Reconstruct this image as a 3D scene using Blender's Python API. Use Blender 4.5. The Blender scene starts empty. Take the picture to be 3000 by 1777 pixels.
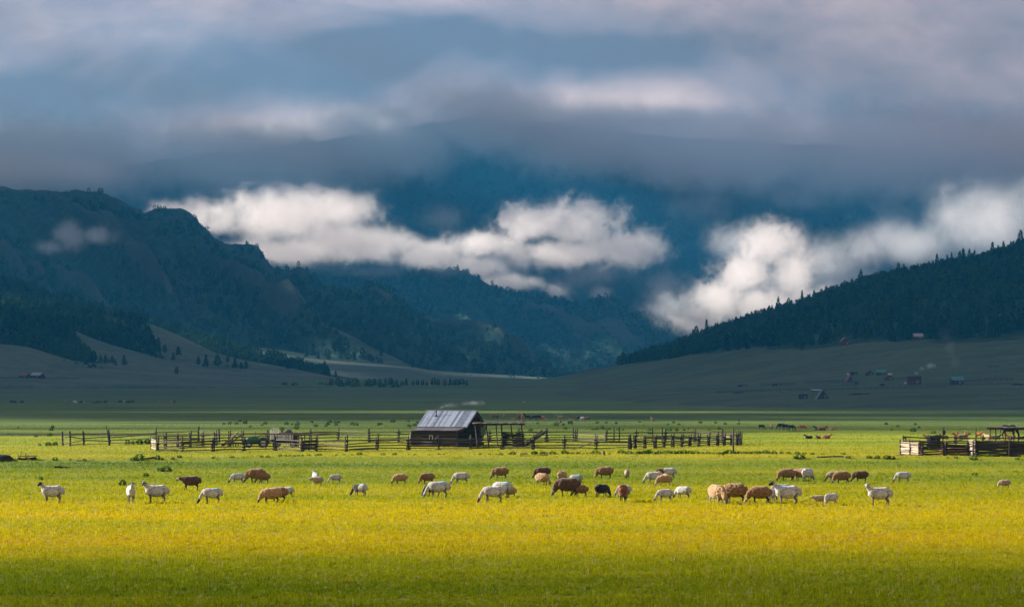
import bpy, bmesh, math, random
import numpy as np
from mathutils import Vector, Matrix, Quaternion

R = math.radians
rng = np.random.default_rng(7)
random.seed(7)
scene = bpy.context.scene
C = scene.collection

# ------------------------------------------------------------------ camera
# level 84 mm camera 5 m above the plain, lens shifted up
F, UC, HY, HC = 7000.0, 1500.0, 1165.0, 5.0      # focal length / horizon in photo pixels, camera height (m)
cam_d = bpy.data.cameras.new('camera')
cam = bpy.data.objects.new('camera', cam_d)
C.objects.link(cam)
cam.location = (0, 0, HC)
cam.rotation_euler = (R(90), 0, 0)
cam_d.sensor_width = 36.0
cam_d.lens = F / 3000.0 * 36.0
cam_d.shift_y = (HY - 888.5) / 3000.0
cam_d.clip_start = 1.0
cam_d.clip_end = 60000.0
scene.camera = cam

# ------------------------------------------------------------------ render / exposure
scene.render.engine = 'CYCLES'
cy = scene.cycles
cy.use_denoising = True
try:
    cy.denoiser = 'OPENIMAGEDENOISE'
    cy.denoising_input_passes = 'RGB_ALBEDO_NORMAL'
except Exception:
    pass
cy.max_bounces = 10
cy.diffuse_bounces = 2
cy.glossy_bounces = 2
cy.transmission_bounces = 4
cy.transparent_max_bounces = 8
cy.volume_bounces = 8
cy.volume_step_rate = 1.6
cy.volume_max_steps = 256
cy.use_adaptive_sampling = True
cy.adaptive_threshold = 0.015
cy.sample_clamp_indirect = 6.0
vs = scene.view_settings
vs.view_transform = 'Standard'
vs.look = 'None'
vs.gamma = 1.0
vs.use_curve_mapping = False
vs.exposure = 1.8

# ------------------------------------------------------------------ sun
SUN_EL, SUN_H = R(23.0), Vector((-0.93, 0.37)).normalized()     # low sun from the left, a little behind the cabin
SUN = Vector((SUN_H.x * math.cos(SUN_EL), SUN_H.y * math.cos(SUN_EL), math.sin(SUN_EL)))
sun_d = bpy.data.lights.new('sun', 'SUN')
sun = bpy.data.objects.new('sun', sun_d)
C.objects.link(sun)
sun_d.energy = 5.0
sun_d.angle = R(0.6)
sun_d.color = (1.0, 0.93, 0.83)
sun.rotation_euler = SUN.to_track_quat('Z', 'Y').to_euler()

# ------------------------------------------------------------------ node helpers
class NT:
    def __init__(self, tree):
        self.t = tree
        tree.nodes.clear()
    def n(self, kind, **kw):
        nd = self.t.nodes.new(kind)
        ins = kw.pop('ins', {})
        for k, v in kw.items():
            setattr(nd, k, v)
        for k, v in ins.items():
            if isinstance(v, bpy.types.NodeSocket):
                self.t.links.new(v, nd.inputs[k])
            else:
                nd.inputs[k].default_value = v
        return nd
    def m(self, op, a, b=None, c=None, clamp=False):
        nd = self.t.nodes.new('ShaderNodeMath')
        nd.operation = op
        nd.use_clamp = clamp
        for i, v in enumerate((a, b, c)):
            if v is None: continue
            if isinstance(v, bpy.types.NodeSocket): self.t.links.new(v, nd.inputs[i])
            else: nd.inputs[i].default_value = v
        return nd.outputs[0]
    def vm(self, op, a, b=None, scale=None):
        nd = self.t.nodes.new('ShaderNodeVectorMath')
        nd.operation = op
        for i, v in enumerate((a, b)):
            if v is None: continue
            if isinstance(v, bpy.types.NodeSocket): self.t.links.new(v, nd.inputs[i])
            else: nd.inputs[i].default_value = v
        if scale is not None:
            if isinstance(scale, bpy.types.NodeSocket): self.t.links.new(scale, nd.inputs['Scale'])
            else: nd.inputs['Scale'].default_value = scale
        return nd.outputs['Value'] if op in ('LENGTH', 'DOT_PRODUCT', 'DISTANCE') else nd.outputs[0]
    def sep(self, v):
        nd = self.n('ShaderNodeSeparateXYZ', ins={0: v})
        return nd.outputs
    def comb(self, x, y, z):
        return self.n('ShaderNodeCombineXYZ', ins={0: x, 1: y, 2: z}).outputs[0]
    def noise(self, vec, scale, detail=4, rough=0.5, dist=0.0, dim='3D'):
        nd = self.n('ShaderNodeTexNoise', noise_dimensions=dim, ins={'Scale': scale, 'Detail': detail, 'Roughness': rough, 'Distortion': dist})
        if vec is not None: self.t.links.new(vec, nd.inputs['Vector'])
        return nd.outputs[0]
    def ramp(self, fac, stops, interp='LINEAR'):
        nd = self.n('ShaderNodeValToRGB', ins={0: fac})
        cr = nd.color_ramp
        cr.interpolation = interp
        while len(cr.elements) < len(stops): cr.elements.new(0.5)
        for e, (p, col) in zip(cr.elements, stops):
            e.position = p
            e.color = (*col, 1) if len(col) == 3 else col
        return nd.outputs[0]
    def mix(self, fac, a, b):
        nd = self.t.nodes.new('ShaderNodeMix')
        nd.data_type = 'RGBA'
        for key, v in ((0, fac), (6, a), (7, b)):
            if isinstance(v, bpy.types.NodeSocket): self.t.links.new(v, nd.inputs[key])
            else: nd.inputs[key].default_value = (*v, 1) if isinstance(v, tuple) and len(v) == 3 else v
        return nd.outputs[2]
    def sstep(self, x, lo, hi):
        nd = self.n('ShaderNodeMapRange', interpolation_type='SMOOTHSTEP', ins={0: x, 1: lo, 2: hi, 3: 0.0, 4: 1.0})
        return nd.outputs[0]
    def link(self, a, b): self.t.links.new(a, b)

MATS = {}
def mat(name):
    m = bpy.data.materials.new(name)
    m.use_nodes = True
    MATS[name] = m
    return m, NT(m.node_tree)

# ------------------------------------------------------------------ world: broken overcast over a Nishita sky
world = bpy.data.worlds.new('World')
scene.world = world
world.use_nodes = True
w = NT(world.node_tree)
sky = w.n('ShaderNodeTexSky', sky_type='NISHITA', sun_disc=False, sun_elevation=SUN_EL,
          sun_rotation=math.atan2(SUN_H.x, SUN_H.y), air_density=1.0, dust_density=1.0, ozone_density=2.0)
tc = w.n('ShaderNodeTexCoord').outputs['Generated']
dx, dy, dz = w.sep(tc)
az = w.m('ARCTAN2', dx, dy)
el = w.m('ARCSINE', dz)
warpv = w.comb(w.m('MULTIPLY', az, 4.0), w.m('MULTIPLY', el, 14.0), 3.1)
wn1 = w.noise(warpv, 1.1, 3, 0.5)
wn2 = w.noise(w.vm('ADD', warpv, (7.3, 2.2, 9.1)), 1.1, 3, 0.5)
az_w = w.m('ADD', az, w.m('MULTIPLY', w.m('SUBTRACT', wn1, 0.5), 0.14))
el_w = w.m('ADD', el, w.m('MULTIPLY', w.m('SUBTRACT', wn2, 0.5), 0.040))
# broad light and dark swells of the cloud layer  (photo px centre, radii px, amount)
SWELLS = [
    (1500, 150, 1500, 190, -.055),
    (350, 60, 560, 90, .03), (1300, 0, 700, 60, .07), (2000, 110, 420, 110, .03), (2750, 90, 300, 110, .02),
    (120, 280, 280, 90, -.16), (850, 215, 420, 85, -.18), (1750, 180, 330, 48, -.16), (1350, 140, 350, 60, -.08),
    (1750, 285, 300, 45, .28), (900, 330, 480, 60, .20), (1300, 430, 450, 70, .08),
    (2850, 390, 420, 90, -.16), (2500, 280, 380, 100, -.08), (600, 500, 900, 55, -.07), (2850, 600, 420, 90, .18), (2100, 420, 250, 60, .06),
    (1500, 640, 900, 110, .16),
]
acc = None
for (u, v, su, sv, a) in SWELLS:
    ta = w.m('DIVIDE', w.m('SUBTRACT', az_w, (u - UC) / F), su / F)
    te = w.m('DIVIDE', w.m('SUBTRACT', el_w, (HY - v) / F), sv / F)
    q = w.m('ADD', w.m('MULTIPLY', ta, ta), w.m('MULTIPLY', te, te))
    g = w.m('MULTIPLY', w.m('EXPONENT', w.m('MULTIPLY', q, -1.0)), a)
    acc = g if acc is None else w.m('ADD', acc, g)
str_v = w.comb(w.m('MULTIPLY', az_w, 15.0), w.m('ADD', w.m('MULTIPLY', el_w, 31.0), w.m('MULTIPLY', az, 4.0)), 0.0)
fb = w.noise(str_v, 1.0, 7, 0.52, 0.25)
fine = w.noise(w.comb(w.m('MULTIPLY', az_w, 34.0), w.m('MULTIPLY', el_w, 70.0), 1.0), 1.0, 6, 0.6, 0.4)
val = w.m('ADD', 0.205, acc)
val = w.m('ADD', val, w.m('MULTIPLY', w.m('SUBTRACT', fb, 0.5), 0.36))
val = w.m('ADD', val, w.m('MULTIPLY', w.m('SUBTRACT', fine, 0.5), 0.15))
val = w.m('MAXIMUM', val, 0.05)
ccol = w.ramp(w.m('MULTIPLY', val, 1.4), [(0.0, (.040, .060, .095)), (0.12, (.105, .120, .18)), (0.26, (.215, .212, .275)), (0.42, (.395, .365, .42)), (0.62, (.62, .57, .60)), (0.9, (.92, .84, .82))])
warm = w.sstep(az, -0.12, 0.22)
ccol = w.mix(w.m('MULTIPLY', warm, 0.55), ccol, w.n('ShaderNodeMix', data_type='RGBA', blend_type='MULTIPLY', ins={0: 1.0, 6: ccol, 7: (1.06, 0.95, 0.86, 1)}).outputs[2])
ccol = w.n('ShaderNodeMix', data_type='RGBA', blend_type='MULTIPLY', ins={0: 1.0, 6: ccol, 7: (1.27, 1.06, 0.90, 1)}).outputs[2]
bg_c = w.n('ShaderNodeBackground', ins={0: ccol, 1: 0.50})
bg_s = w.n('ShaderNodeBackground', ins={0: sky.outputs[0], 1: 0.07})
mixw = w.n('ShaderNodeMixShader', ins={0: 0.86, 1: bg_s.outputs[0], 2: bg_c.outputs[0]})
wo = w.n('ShaderNodeOutputWorld', ins={0: mixw.outputs[0]})
world.cycles.sampling_method = 'MANUAL'
world.cycles.sample_map_resolution = 512

# ------------------------------------------------------------------ object helpers
def tag(o, label=None, cat=None, group=None, kind=None):
    if label: o['label'] = label
    if cat: o['category'] = cat
    if group: o['group'] = group
    if kind: o['kind'] = kind
    return o
def obj(name, me, parent=None, m=None):
    o = bpy.data.objects.new(name, me)
    C.objects.link(o)
    if parent: o.parent = parent
    if m is not None:
        if me.materials: me.materials[0] = m
        else: me.materials.append(m)
    return o
def empty(name, loc=(0, 0, 0), rz=0.0):
    o = bpy.data.objects.new(name, None)
    o.empty_display_size = 0.2
    C.objects.link(o)
    o.location = loc
    o.rotation_euler = (0, 0, rz)
    return o
def mesh_np(name, verts, quads=None, tris=None, smooth=False):
    me = bpy.data.meshes.new(name)
    verts = np.asarray(verts, dtype=np.float32)
    parts, starts, tot = [], [], 0
    for arr, k in ((quads, 4), (tris, 3)):
        if arr is None or len(arr) == 0: continue
        arr = np.asarray(arr, dtype=np.int32).reshape(-1, k)
        parts.append(arr.ravel())
        starts.append(tot + np.arange(len(arr), dtype=np.int32) * k)
        tot += arr.size
    me.vertices.add(len(verts))
    me.vertices.foreach_set('co', verts.ravel())
    if parts:
        lo = np.concatenate(parts); st = np.concatenate(starts)
        me.loops.add(len(lo)); me.loops.foreach_set('vertex_index', lo)
        me.polygons.add(len(st)); me.polygons.foreach_set('loop_start', st)
        if smooth: me.polygons.foreach_set('use_smooth', np.ones(len(st), dtype=bool))
    me.update(calc_edges=True)
    me.validate()
    return me
def fattr(me, name, data):
    a = me.attributes.new(name, 'FLOAT', 'POINT')
    a.data.foreach_set('value', np.asarray(data, dtype=np.float32).ravel())

# numpy value noise
def _h(ix, iy, s):
    n = (ix.astype(np.int64) * 374761393 + iy.astype(np.int64) * 668265263 + s * 1442695041) & 0xffffffff
    n = ((n ^ (n >> 13)) * 1274126177) & 0xffffffff
    n = n ^ (n >> 16)
    return (n & 0xffffff) / float(0xffffff)
def vnoise(x, y, s=0):
    x = np.asarray(x, float); y = np.asarray(y, float)
    ix, iy = np.floor(x), np.floor(y)
    fx, fy = x - ix, y - iy
    fx = fx * fx * fx * (fx * (fx * 6 - 15) + 10); fy = fy * fy * fy * (fy * (fy * 6 - 15) + 10)
    a, b = _h(ix, iy, s), _h(ix + 1, iy, s)
    c, d = _h(ix, iy + 1, s), _h(ix + 1, iy + 1, s)
    return (a + (b - a) * fx) * (1 - fy) + (c + (d - c) * fx) * fy
def fbm(x, y, s=0, o=5, g=0.5):
    v, a, t = 0, 1, 0
    for i in range(o):
        v = v + a * vnoise(x * 2 ** i + 17.3 * i, y * 2 ** i + 5.1 * i, s + i); t += a; a *= g
    return v / t
def ridged(x, y, s=0, o=4, g=0.5):
    v, a, t = 0, 1, 0
    for i in range(o):
        v = v + a * (1 - np.abs(2 * vnoise(x * 2 ** i + 9.7 * i, y * 2 ** i + 3.3 * i, s + i) - 1)); t += a; a *= g
    return v / t
def kn(u, knots):
    k = np.asarray(knots, float)
    # smooth cubic through the knots (monotone Hermite)
    x, y = k[:, 0], k[:, 1]
    d = np.diff(y) / np.diff(x)
    m = np.empty_like(y); m[0], m[-1] = d[0], d[-1]
    m[1:-1] = np.where(d[:-1] * d[1:] > 0, 2 * d[:-1] * d[1:] / (d[:-1] + d[1:] + 1e-12), 0)
    u = np.clip(u, x[0], x[-1])
    i = np.clip(np.searchsorted(x, u) - 1, 0, len(x) - 2)
    h = x[i + 1] - x[i]; t = (u - x[i]) / h
    return ((2*t**3 - 3*t**2 + 1) * y[i] + (t**3 - 2*t**2 + t) * h * m[i] + (-2*t**3 + 3*t**2) * y[i+1] + (t**3 - t**2) * h * m[i+1])
def zpy(py, D): return HC + (HY - py) / F * D
def smooth01(t):
    t = np.clip(t, 0, 1); return t * t * (3 - 2 * t)
# ================================================================== TERRAIN
LAYERS = []          # (name, U cols, D[rows,cols], Z[rows,cols])
def grid_mesh(name, U, D, Z, m, attrs=None):
    r, c = D.shape
    X = (U[None, :] - UC) / F * D
    v = np.stack([X, D, Z], -1).reshape(-1, 3)
    idx = np.arange(r * c).reshape(r, c)
    q = np.stack([idx[:-1, :-1], idx[:-1, 1:], idx[1:, 1:], idx[1:, :-1]], -1).reshape(-1, 4)
    me = mesh_np(name, v, quads=q, smooth=True)
    for k, a in (attrs or {}).items(): fattr(me, k, a)
    o = obj(name, me, m=m)
    return o
def ditch(x, y):
    """old stream bed that crosses the plain behind the fences"""
    u = UC + F * x / np.maximum(y, 1)
    yc = 352 + 16 * np.sin(x * .021) + 22 * (vnoise(x * .012, 0 * x, 3) - .5) + 10 * (vnoise(x * .05, 0 * x, 4) - .5)
    dep = kn(u, [(-900, 1.5), (300, 1.6), (470, 1.1), (620, .9), (900, .9), (1150, .55), (1300, .3), (1600, .35), (1850, .7), (2100, .75), (2300, .4), (2700, .25), (3900, .3)])
    wn = 16 + 0 * x
    d = y - yc
    prof = np.where(d < 0, smooth01((d + 26) / 24), 1 - smooth01(d / 3.2))
    return -dep * prof
def rise(D):
    return np.where(D > 900, 13.2e-6 * np.maximum(D - 900, 0) ** 2, 0) * (D < 2200) + np.where(D >= 2200, 22.3, 0)
def ground_z(x, y):
    x = np.asarray(x, float); y = np.asarray(y, float)
    z = rise(y) + ditch(x, y)
    z = z + .10 * (fbm(x * .03, y * .03, 21, 3) - .5) * (y < 1200)
    u = UC + F * x / np.maximum(y, 1)
    # small terrace in front of the corrals
    yt = 199 + 3.0 * (vnoise(x * .05, x * 0, 8) - .5) + 4.0 * (vnoise(x * .012, x * 0, 9) - .5)
    z = z - .30 * (1 - smooth01((y - yt + 2.5) / 3.5))
    # level again below the terrace
    z = z + .30 * (1 - smooth01((y - 60) / 110.0))
    z = z + np.clip((y - 500) / 900, 0, 1) * 1.3 * (fbm(x * .0035, y * .009, 31, 4) - .5)
    return z

# ------------------------------------------------------------------ terrain materials
def grass_colour(t, pos):
    """meadow colour over the ground: green, yellow and reddish patches (used by the sheet and by the blades)"""
    p2 = t.vm('MULTIPLY', pos, (1.0, 1.0, 0.0))
    big = t.noise(t.vm('MULTIPLY', p2, (.010, .045, 0)), 1.0, 4, .55)
    med = t.noise(t.vm('MULTIPLY', p2, (.05, .16, 0)), 1.0, 4, .6)
    sm = t.noise(t.vm('MULTIPLY', p2, (.6, 1.1, 0)), 1.0, 4, .65)
    f = t.m('ADD', t.m('ADD', t.m('MULTIPLY', big, .50), t.m('MULTIPLY', med, .32)), t.m('MULTIPLY', sm, .18))
    y = t.sep(pos)[1]
    # drier, yellower turf in the belt the flock grazes and in front of the corral; lush near the camera and past the stream bed
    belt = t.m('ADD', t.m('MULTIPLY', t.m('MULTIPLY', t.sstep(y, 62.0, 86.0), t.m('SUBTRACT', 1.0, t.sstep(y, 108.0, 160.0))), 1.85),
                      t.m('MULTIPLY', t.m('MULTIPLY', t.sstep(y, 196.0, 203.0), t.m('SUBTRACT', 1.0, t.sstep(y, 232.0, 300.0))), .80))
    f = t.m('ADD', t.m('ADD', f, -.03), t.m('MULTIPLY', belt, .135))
    f = t.m('SUBTRACT', f, t.m('MULTIPLY', t.sstep(y, 330.0, 480.0), .05))
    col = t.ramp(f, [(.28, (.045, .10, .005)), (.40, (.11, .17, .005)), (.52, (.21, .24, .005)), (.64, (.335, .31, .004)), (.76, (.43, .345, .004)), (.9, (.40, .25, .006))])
    # scattered rusty seed heads
    red = t.noise(t.vm('MULTIPLY', p2, (.9, 1.5, 0)), 1.3, 3, .7)
    rb = t.noise(t.vm('MULTIPLY', p2, (.03, .12, 0)), 1.0, 3, .5)
    rf = t.m('MULTIPLY', t.sstep(red, .52, .72), t.sstep(rb, .44, .60))
    return t.mix(t.m('MULTIPLY', rf, .55), col, (.32, .14, .008))

def ground_mat():
    m, t = mat('meadow_ground')
    pos = t.n('ShaderNodeNewGeometry').outputs['Position']
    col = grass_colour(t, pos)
    x, y, z = t.sep(pos)
    # far plain: dull turf with darker sedge streaks
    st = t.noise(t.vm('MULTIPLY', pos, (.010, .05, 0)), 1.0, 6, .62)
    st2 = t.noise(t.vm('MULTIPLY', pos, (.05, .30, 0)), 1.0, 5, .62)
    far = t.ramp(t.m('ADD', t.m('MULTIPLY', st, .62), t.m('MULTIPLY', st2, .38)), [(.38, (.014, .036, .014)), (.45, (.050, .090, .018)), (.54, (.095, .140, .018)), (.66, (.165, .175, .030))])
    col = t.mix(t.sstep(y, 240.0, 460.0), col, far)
    col = t.mix(t.m('MULTIPLY', t.sstep(y, 1150.0, 1650.0), .55), col, (.032, .062, .040))  # blue-green darkening far out: cloud shade put into the colour
    col = t.mix(t.m('SUBTRACT', .34, t.m('MULTIPLY', t.sstep(y, 180.0, 320.0), .34)), col, (.030, .045, .006))  # near sheet darkened between tufts: thatch and painted-in shade
    # tussocks
    cl = t.noise(t.vm('MULTIPLY', pos, (.35, .7, 0)), 1.0, 5, .75)
    col = t.mix(t.m('MULTIPLY', t.sstep(cl, .56, .72), .45), col, (.035, .075, .012))
    # bare earth on the steep sides of the stream bed
    nz = t.sep(t.n('ShaderNodeNewGeometry').outputs['Normal'])[2]
    steep = t.m('SUBTRACT', 1.0, t.sstep(nz, .93, .985))
    col = t.mix(t.m('MULTIPLY', steep, .8), col, (.055, .042, .030))
    b1 = t.noise(t.vm('MULTIPLY', pos, (1.6, 2.2, 1)), 1.0, 6, .75)
    bump = t.n('ShaderNodeBump', ins={'Strength': .75, 'Distance': .30, 'Height': b1})
    bs = t.n('ShaderNodeBsdfPrincipled', ins={'Base Color': col, 'Roughness': .9, 'Specular IOR Level': .1, 'Normal': bump.outputs[0]})
    t.n('ShaderNodeOutputMaterial', ins={0: bs.outputs[0]})
    return m
def hill_mat(name, grass_a, grass_b, forest, sc):
    """bare hill: attribute 'cover' 0 = wooded floor, 1 = dry steppe grass"""
    m, t = mat(name)
    pos = t.n('ShaderNodeNewGeometry').outputs['Position']
    cov = t.n('ShaderNodeAttribute', attribute_name='cover').outputs['Fac']
    n1 = t.noise(t.vm('MULTIPLY', pos, (sc, sc * 2.0, sc * 3)), 1.0, 6, .62, .3)
    n2 = t.noise(t.vm('MULTIPLY', pos, (sc * 9, sc * 9, sc * 14)), 1.0, 5, .7)
    g = t.mix(t.sstep(t.m('ADD', t.m('MULTIPLY', n1, .6), t.m('MULTIPLY', n2, .4)), .36, .64), grass_a, grass_b)
    fo = t.mix(t.sstep(n2, .40, .62), forest, tuple(c * 1.9 for c in forest))
    f = t.sstep(t.m('ADD', cov, t.m('MULTIPLY', t.m('SUBTRACT', n2, .5), .45)), .32, .58)
    col = t.mix(f, fo, g)
    bump = t.n('ShaderNodeBump', ins={'Strength': .8, 'Distance': 4.0, 'Height': n2})
    bs = t.n('ShaderNodeBsdfPrincipled', ins={'Base Color': col, 'Roughness': .95, 'Specular IOR Level': .05, 'Normal': bump.outputs[0]})
    t.n('ShaderNodeOutputMaterial', ins={0: bs.outputs[0]})
    return m
M_ground = ground_mat()
M_slope = hill_mat('slope_turf', (.040, .066, .036), (.086, .106, .056), (.016, .030, .018), .010)
M_hill = hill_mat('steppe_turf', (.052, .082, .062), (.098, .126, .090), (.018, .032, .022), .012)
M_mount = hill_mat('mountain_cover', (.036, .050, .042), (.062, .074, .060), (.018, .036, .026), .006)

# ------------------------------------------------------------------ the plain
Ug = np.concatenate([np.linspace(-12000, -1400, 12), np.linspace(-1200, 4200, 331), np.linspace(4400, 15000, 12)])
Dg = np.concatenate([np.linspace(14, 320, 190), np.linspace(322, 400, 90), np.geomspace(405, 2600, 150), np.geomspace(2700, 16000, 14)])
Dm = np.repeat(Dg[:, None], len(Ug), 1)
Xm = (Ug[None, :] - UC) / F * Dm
Zm = ground_z(Xm, Dm)
tag(grid_mesh('ground', Ug, Dm, Zm, M_ground), 'broad flat grass plain with a shallow old stream bed', kind='structure')
LAYERS.append(('ground', Ug, Dm, Zm))

# ------------------------------------------------------------------ right-hand meadow slope and wooded hill
U1 = np.linspace(700, 4300, 420)
rows = [
    ([(700, 2900), (1100, 2000), (1700, 1450), (2200, 1080), (3000, 980), (4300, 850)], None),
    ([(700, 2950), (1100, 2150), (1700, 1500), (2100, 1250), (2400, 1150), (3000, 1080), (4300, 950)], [(700, 1150), (1100, 1140), (1700, 1166), (2100, 1170), (2400, 1168), (3000, 1165), (4300, 1155)]),
    ([(700, 3000), (1100, 2350), (1500, 1950), (2100, 1560), (2680, 1400), (3000, 1370), (4300, 1200)], [(700, 1150), (1100, 1138), (1500, 1139), (2100, 1140), (2680, 1127), (3000, 1121), (4300, 1095)]),
    ([(700, 3050), (1100, 2520), (1500, 2320), (1820, 2100), (2100, 1830), (2680, 1580), (3000, 1540), (4300, 1400)], [(700, 1150), (1100, 1136), (1500, 1122), (1820, 1100), (2100, 1078), (2680, 1062), (3000, 1052), (4300, 1010)]),
    ([(700, 3100), (1100, 2700), (1400, 2650), (1560, 2600), (1820, 2450), (2200, 2000), (2500, 1780), (3000, 1700), (4300, 1600)], [(700, 1150), (1100, 1135), (1400, 1124), (1560, 1110), (1700, 1090), (1820, 1067), (2200, 1022), (2500, 1007), (3000, 986), (4300, 920)]),
    ([(700, 3200), (1100, 2800), (1400, 2760), (1560, 2720), (1820, 2750), (2200, 2800), (3000, 2850), (4300, 2850)], [(700, 1151), (1100, 1137), (1400, 1127), (1560, 1113), (1820, 1072), (1926, 1044), (2040, 1006), (2104, 981), (2185, 956), (2250, 936), (2347, 908), (2446, 870), (2507, 849), (2624, 820), (2753, 801), (2834, 786), (2947, 756), (3000, 738), (3400, 655), (4300, 580)]),
]
Dr, Zr = [], []
for dk, pk in rows:
    d = kn(U1, dk); Dr.append(d)
    if pk is None: Zr.append(ground_z((U1 - UC) / F * d, d) - 2.0)
    else: Zr.append(zpy(kn(U1, pk), d))
Dr.append(Dr[-1] + 900); Zr.append(Zr[-1] * .5)
Dr, Zr = np.array(Dr), np.array(Zr)
s_in = np.arange(len(Dr)); s_out = np.linspace(0, len(Dr) - 1, 170)
D1 = np.empty((170, len(U1))); Z1 = np.empty_like(D1)
for j in range(len(U1)):
    D1[:, j] = kn(s_out, np.stack([s_in, Dr[:, j]], 1)); Z1[:, j] = kn(s_out, np.stack([s_in, Zr[:, j]], 1))
X1 = (U1[None] - UC) / F * D1
amp = np.clip((s_out - .8) / 1.5, 0, 1)[:, None] * (1 + 2.5 * np.clip(s_out - 4, 0, 1)[:, None] * np.clip(5.1 - s_out, 0, 1)[:, None])
Z1 = Z1 + amp * 5.0 * (fbm(X1 * .006, D1 * .006, 51, 5) - .5)
cov1 = np.clip((4.05 - s_out)[:, None] * 4 + 1.6 * (fbm(X1 * .012, D1 * .012, 52, 4) - .5), 0, 1)
tag(grid_mesh('meadow_slope', U1, D1, Z1, M_slope, {'cover': cov1}), 'gently rising meadow below a dark wooded hill on the right', kind='structure')
LAYERS.append(('slope', U1, D1, Z1))

# ------------------------------------------------------------------ ridges
def ridge(name, label, crest, run, z0, p, m, U, amp=0., kskew=500., freq=1/260., nrow=110, jag=0., back=1.0, cover=None, seed=0, gul=4):
    """a ridge: crest knots (u, py, D); front face runs down 'run' metres towards the viewer to height z0"""
    cu = np.array(crest, float)
    py = kn(U, cu[:, [0, 1]]); Dc = kn(U, cu[:, [0, 2]])
    if jag: py = py + jag * (fbm(U / 45., U * 0, seed + 3, 5, .6) - .5) * 2
    zc = zpy(py, Dc)
    rn = kn(U, run) if isinstance(run, list) else run + 0 * U
    t = np.concatenate([np.linspace(0, 1, nrow), 1 + np.linspace(.03, 1, 26)])[:, None]
    tf = np.minimum(t, 1); tb = np.maximum(t - 1, 0)
    D = Dc[None] - rn[None] * (1 - tf) + rn[None] * back * tb
    z = z0 + (zc[None] - z0) * tf ** p
    z = np.where(t > 1, z0 + (zc[None] - z0) * (1 - tb) ** 1.5, z)
    env = np.clip(tf * (1 - tf) * 4, 0, 1) * (t <= 1) + .5 * (t > 1) * (tb * (1 - tb) * 4)
    q = U[None] - kskew * (1 - tf)
    g = ridged(q * freq, tf * 1.3 + 0 * q, seed, gul)
    z = z + amp * (g - .55) * env * np.clip((zc[None] - z0) / 120., 0, 1.4)
    X = (U[None] - UC) / F * D
    z = z + .10 * amp * (fbm(X * .012, D * .012, seed + 9, 4) - .5) * np.clip(env + .25, 0, 1)
    z[0] = min(z0, 4) - 10
    if cover is None: cov = np.ones_like(z)
    else: cov = np.clip(cover(U[None] + 0 * z, tf + 0 * z, g, q), 0, 1)
    o = grid_mesh(name, U, D, z, m, {'cover': cov})
    tag(o, label, kind='structure')
    LAYERS.append((name, U, D, z))
    return dict(U=U, D=D, Z=z, cov=cov, tf=tf + 0 * z)

UL = np.linspace(-1200, 1750, 420)
L_a = ridge('hills', 'pale grassy foothill knoll at the far left of the valley', [(-1200, 930, 2150), (-400, 985, 2150), (0, 1007, 2150), (80, 1016, 2150), (144, 1035, 2150), (200, 1051, 2150), (287, 1064, 2140), (415, 1079, 2120), (540, 1098, 2090), (700, 1118, 2060), (900, 1135, 2030), (1750, 1160, 2000)], [(-1200, 420), (300, 260), (900, 120), (1750, 100)], 14, 1.0, M_hill, UL, amp=5, kskew=-200, nrow=60, seed=1)
L_b = ridge('hills', 'grassy spur with a sharp bare crest running down to the valley floor', [(-1200, 740, 2450), (-300, 860, 2450), (60, 925, 2430), (152, 946, 2400), (223, 971, 2380), (287, 997, 2350), (351, 1016, 2330), (479, 1050, 2290), (607, 1076, 2250), (800, 1105, 2200), (1000, 1128, 2150), (1750, 1160, 2100)], [(-1200, 420), (300, 300), (900, 160), (1750, 100)], 15, .9, M_hill, UL, amp=8, kskew=100, nrow=60, seed=2,
            cover=lambda u, t, g, q: smooth01((u - 190 - 110 * (1 - t)) / 30))
L_c = ridge('hills', 'grassy spur below the dark wood on the left', [(-1200, 720, 2650), (-300, 840, 2650), (200, 905, 2630), (393, 934, 2600), (447, 951, 2580), (543, 990, 2540), (638, 1034, 2490), (700, 1050, 2450), (798, 1068, 2420), (923, 1092, 2350), (1000, 1108, 2300), (1150, 1126, 2260), (1750, 1160, 2200)], [(-1200, 420), (500, 320), (1000, 180), (1750, 100)], 16, .9, M_hill, UL, amp=8, kskew=100, nrow=60, seed=3,
            cover=lambda u, t, g, q: smooth01((u - 405 - 80 * (1 - t)) / 30))
L_f = ridge('hills', 'dark wooded spur descending from the left', [(-1200, 560, 3000), (-300, 740, 3000), (0, 822, 2980), (100, 853, 2950), (240, 896, 2920), (383, 934, 2880), (511, 970, 2830), (607, 993, 2790), (734, 1035, 2740), (828, 1060, 2680), (930, 1086, 2600), (1000, 1101, 2550), (1150, 1122, 2500), (1750, 1160, 2400)], [(-1200, 500), (500, 380), (1000, 240), (1750, 100)], 18, .9, M_hill, UL, amp=10, nrow=60, seed=4,
            cover=lambda u, t, g, q: 0 * u)
U5 = np.linspace(500, 2300, 320)
L_d = ridge('hills', 'light meadow apron at the foot of the mountains', [(500, 1000, 3150), (700, 1012, 3150), (866, 1031, 3130), (955, 1046, 3100), (1179, 1068, 3050), (1275, 1084, 3000), (1498, 1098, 2950), (1700, 1112, 2900), (2300, 1150, 2900)], 560, 16, .75, M_hill, U5, amp=6, nrow=60, seed=5)
L_e = ridge('hills', 'tawny bare spur between dark woods in the valley', [(500, 800, 3700), (800, 880, 3700), (900, 920, 3650), (978, 958, 3620), (1067, 999, 3560), (1147, 1031, 3500), (1243, 1073, 3420), (1400, 1105, 3350), (2300, 1150, 3300)], 600, 18, .85, M_hill, U5, amp=16, nrow=60, seed=6,
            cover=lambda u, t, g, q: smooth01((u - 905 - 260 * (1 - t)) / 40) * smooth01((t - .05) / .1))
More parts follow.
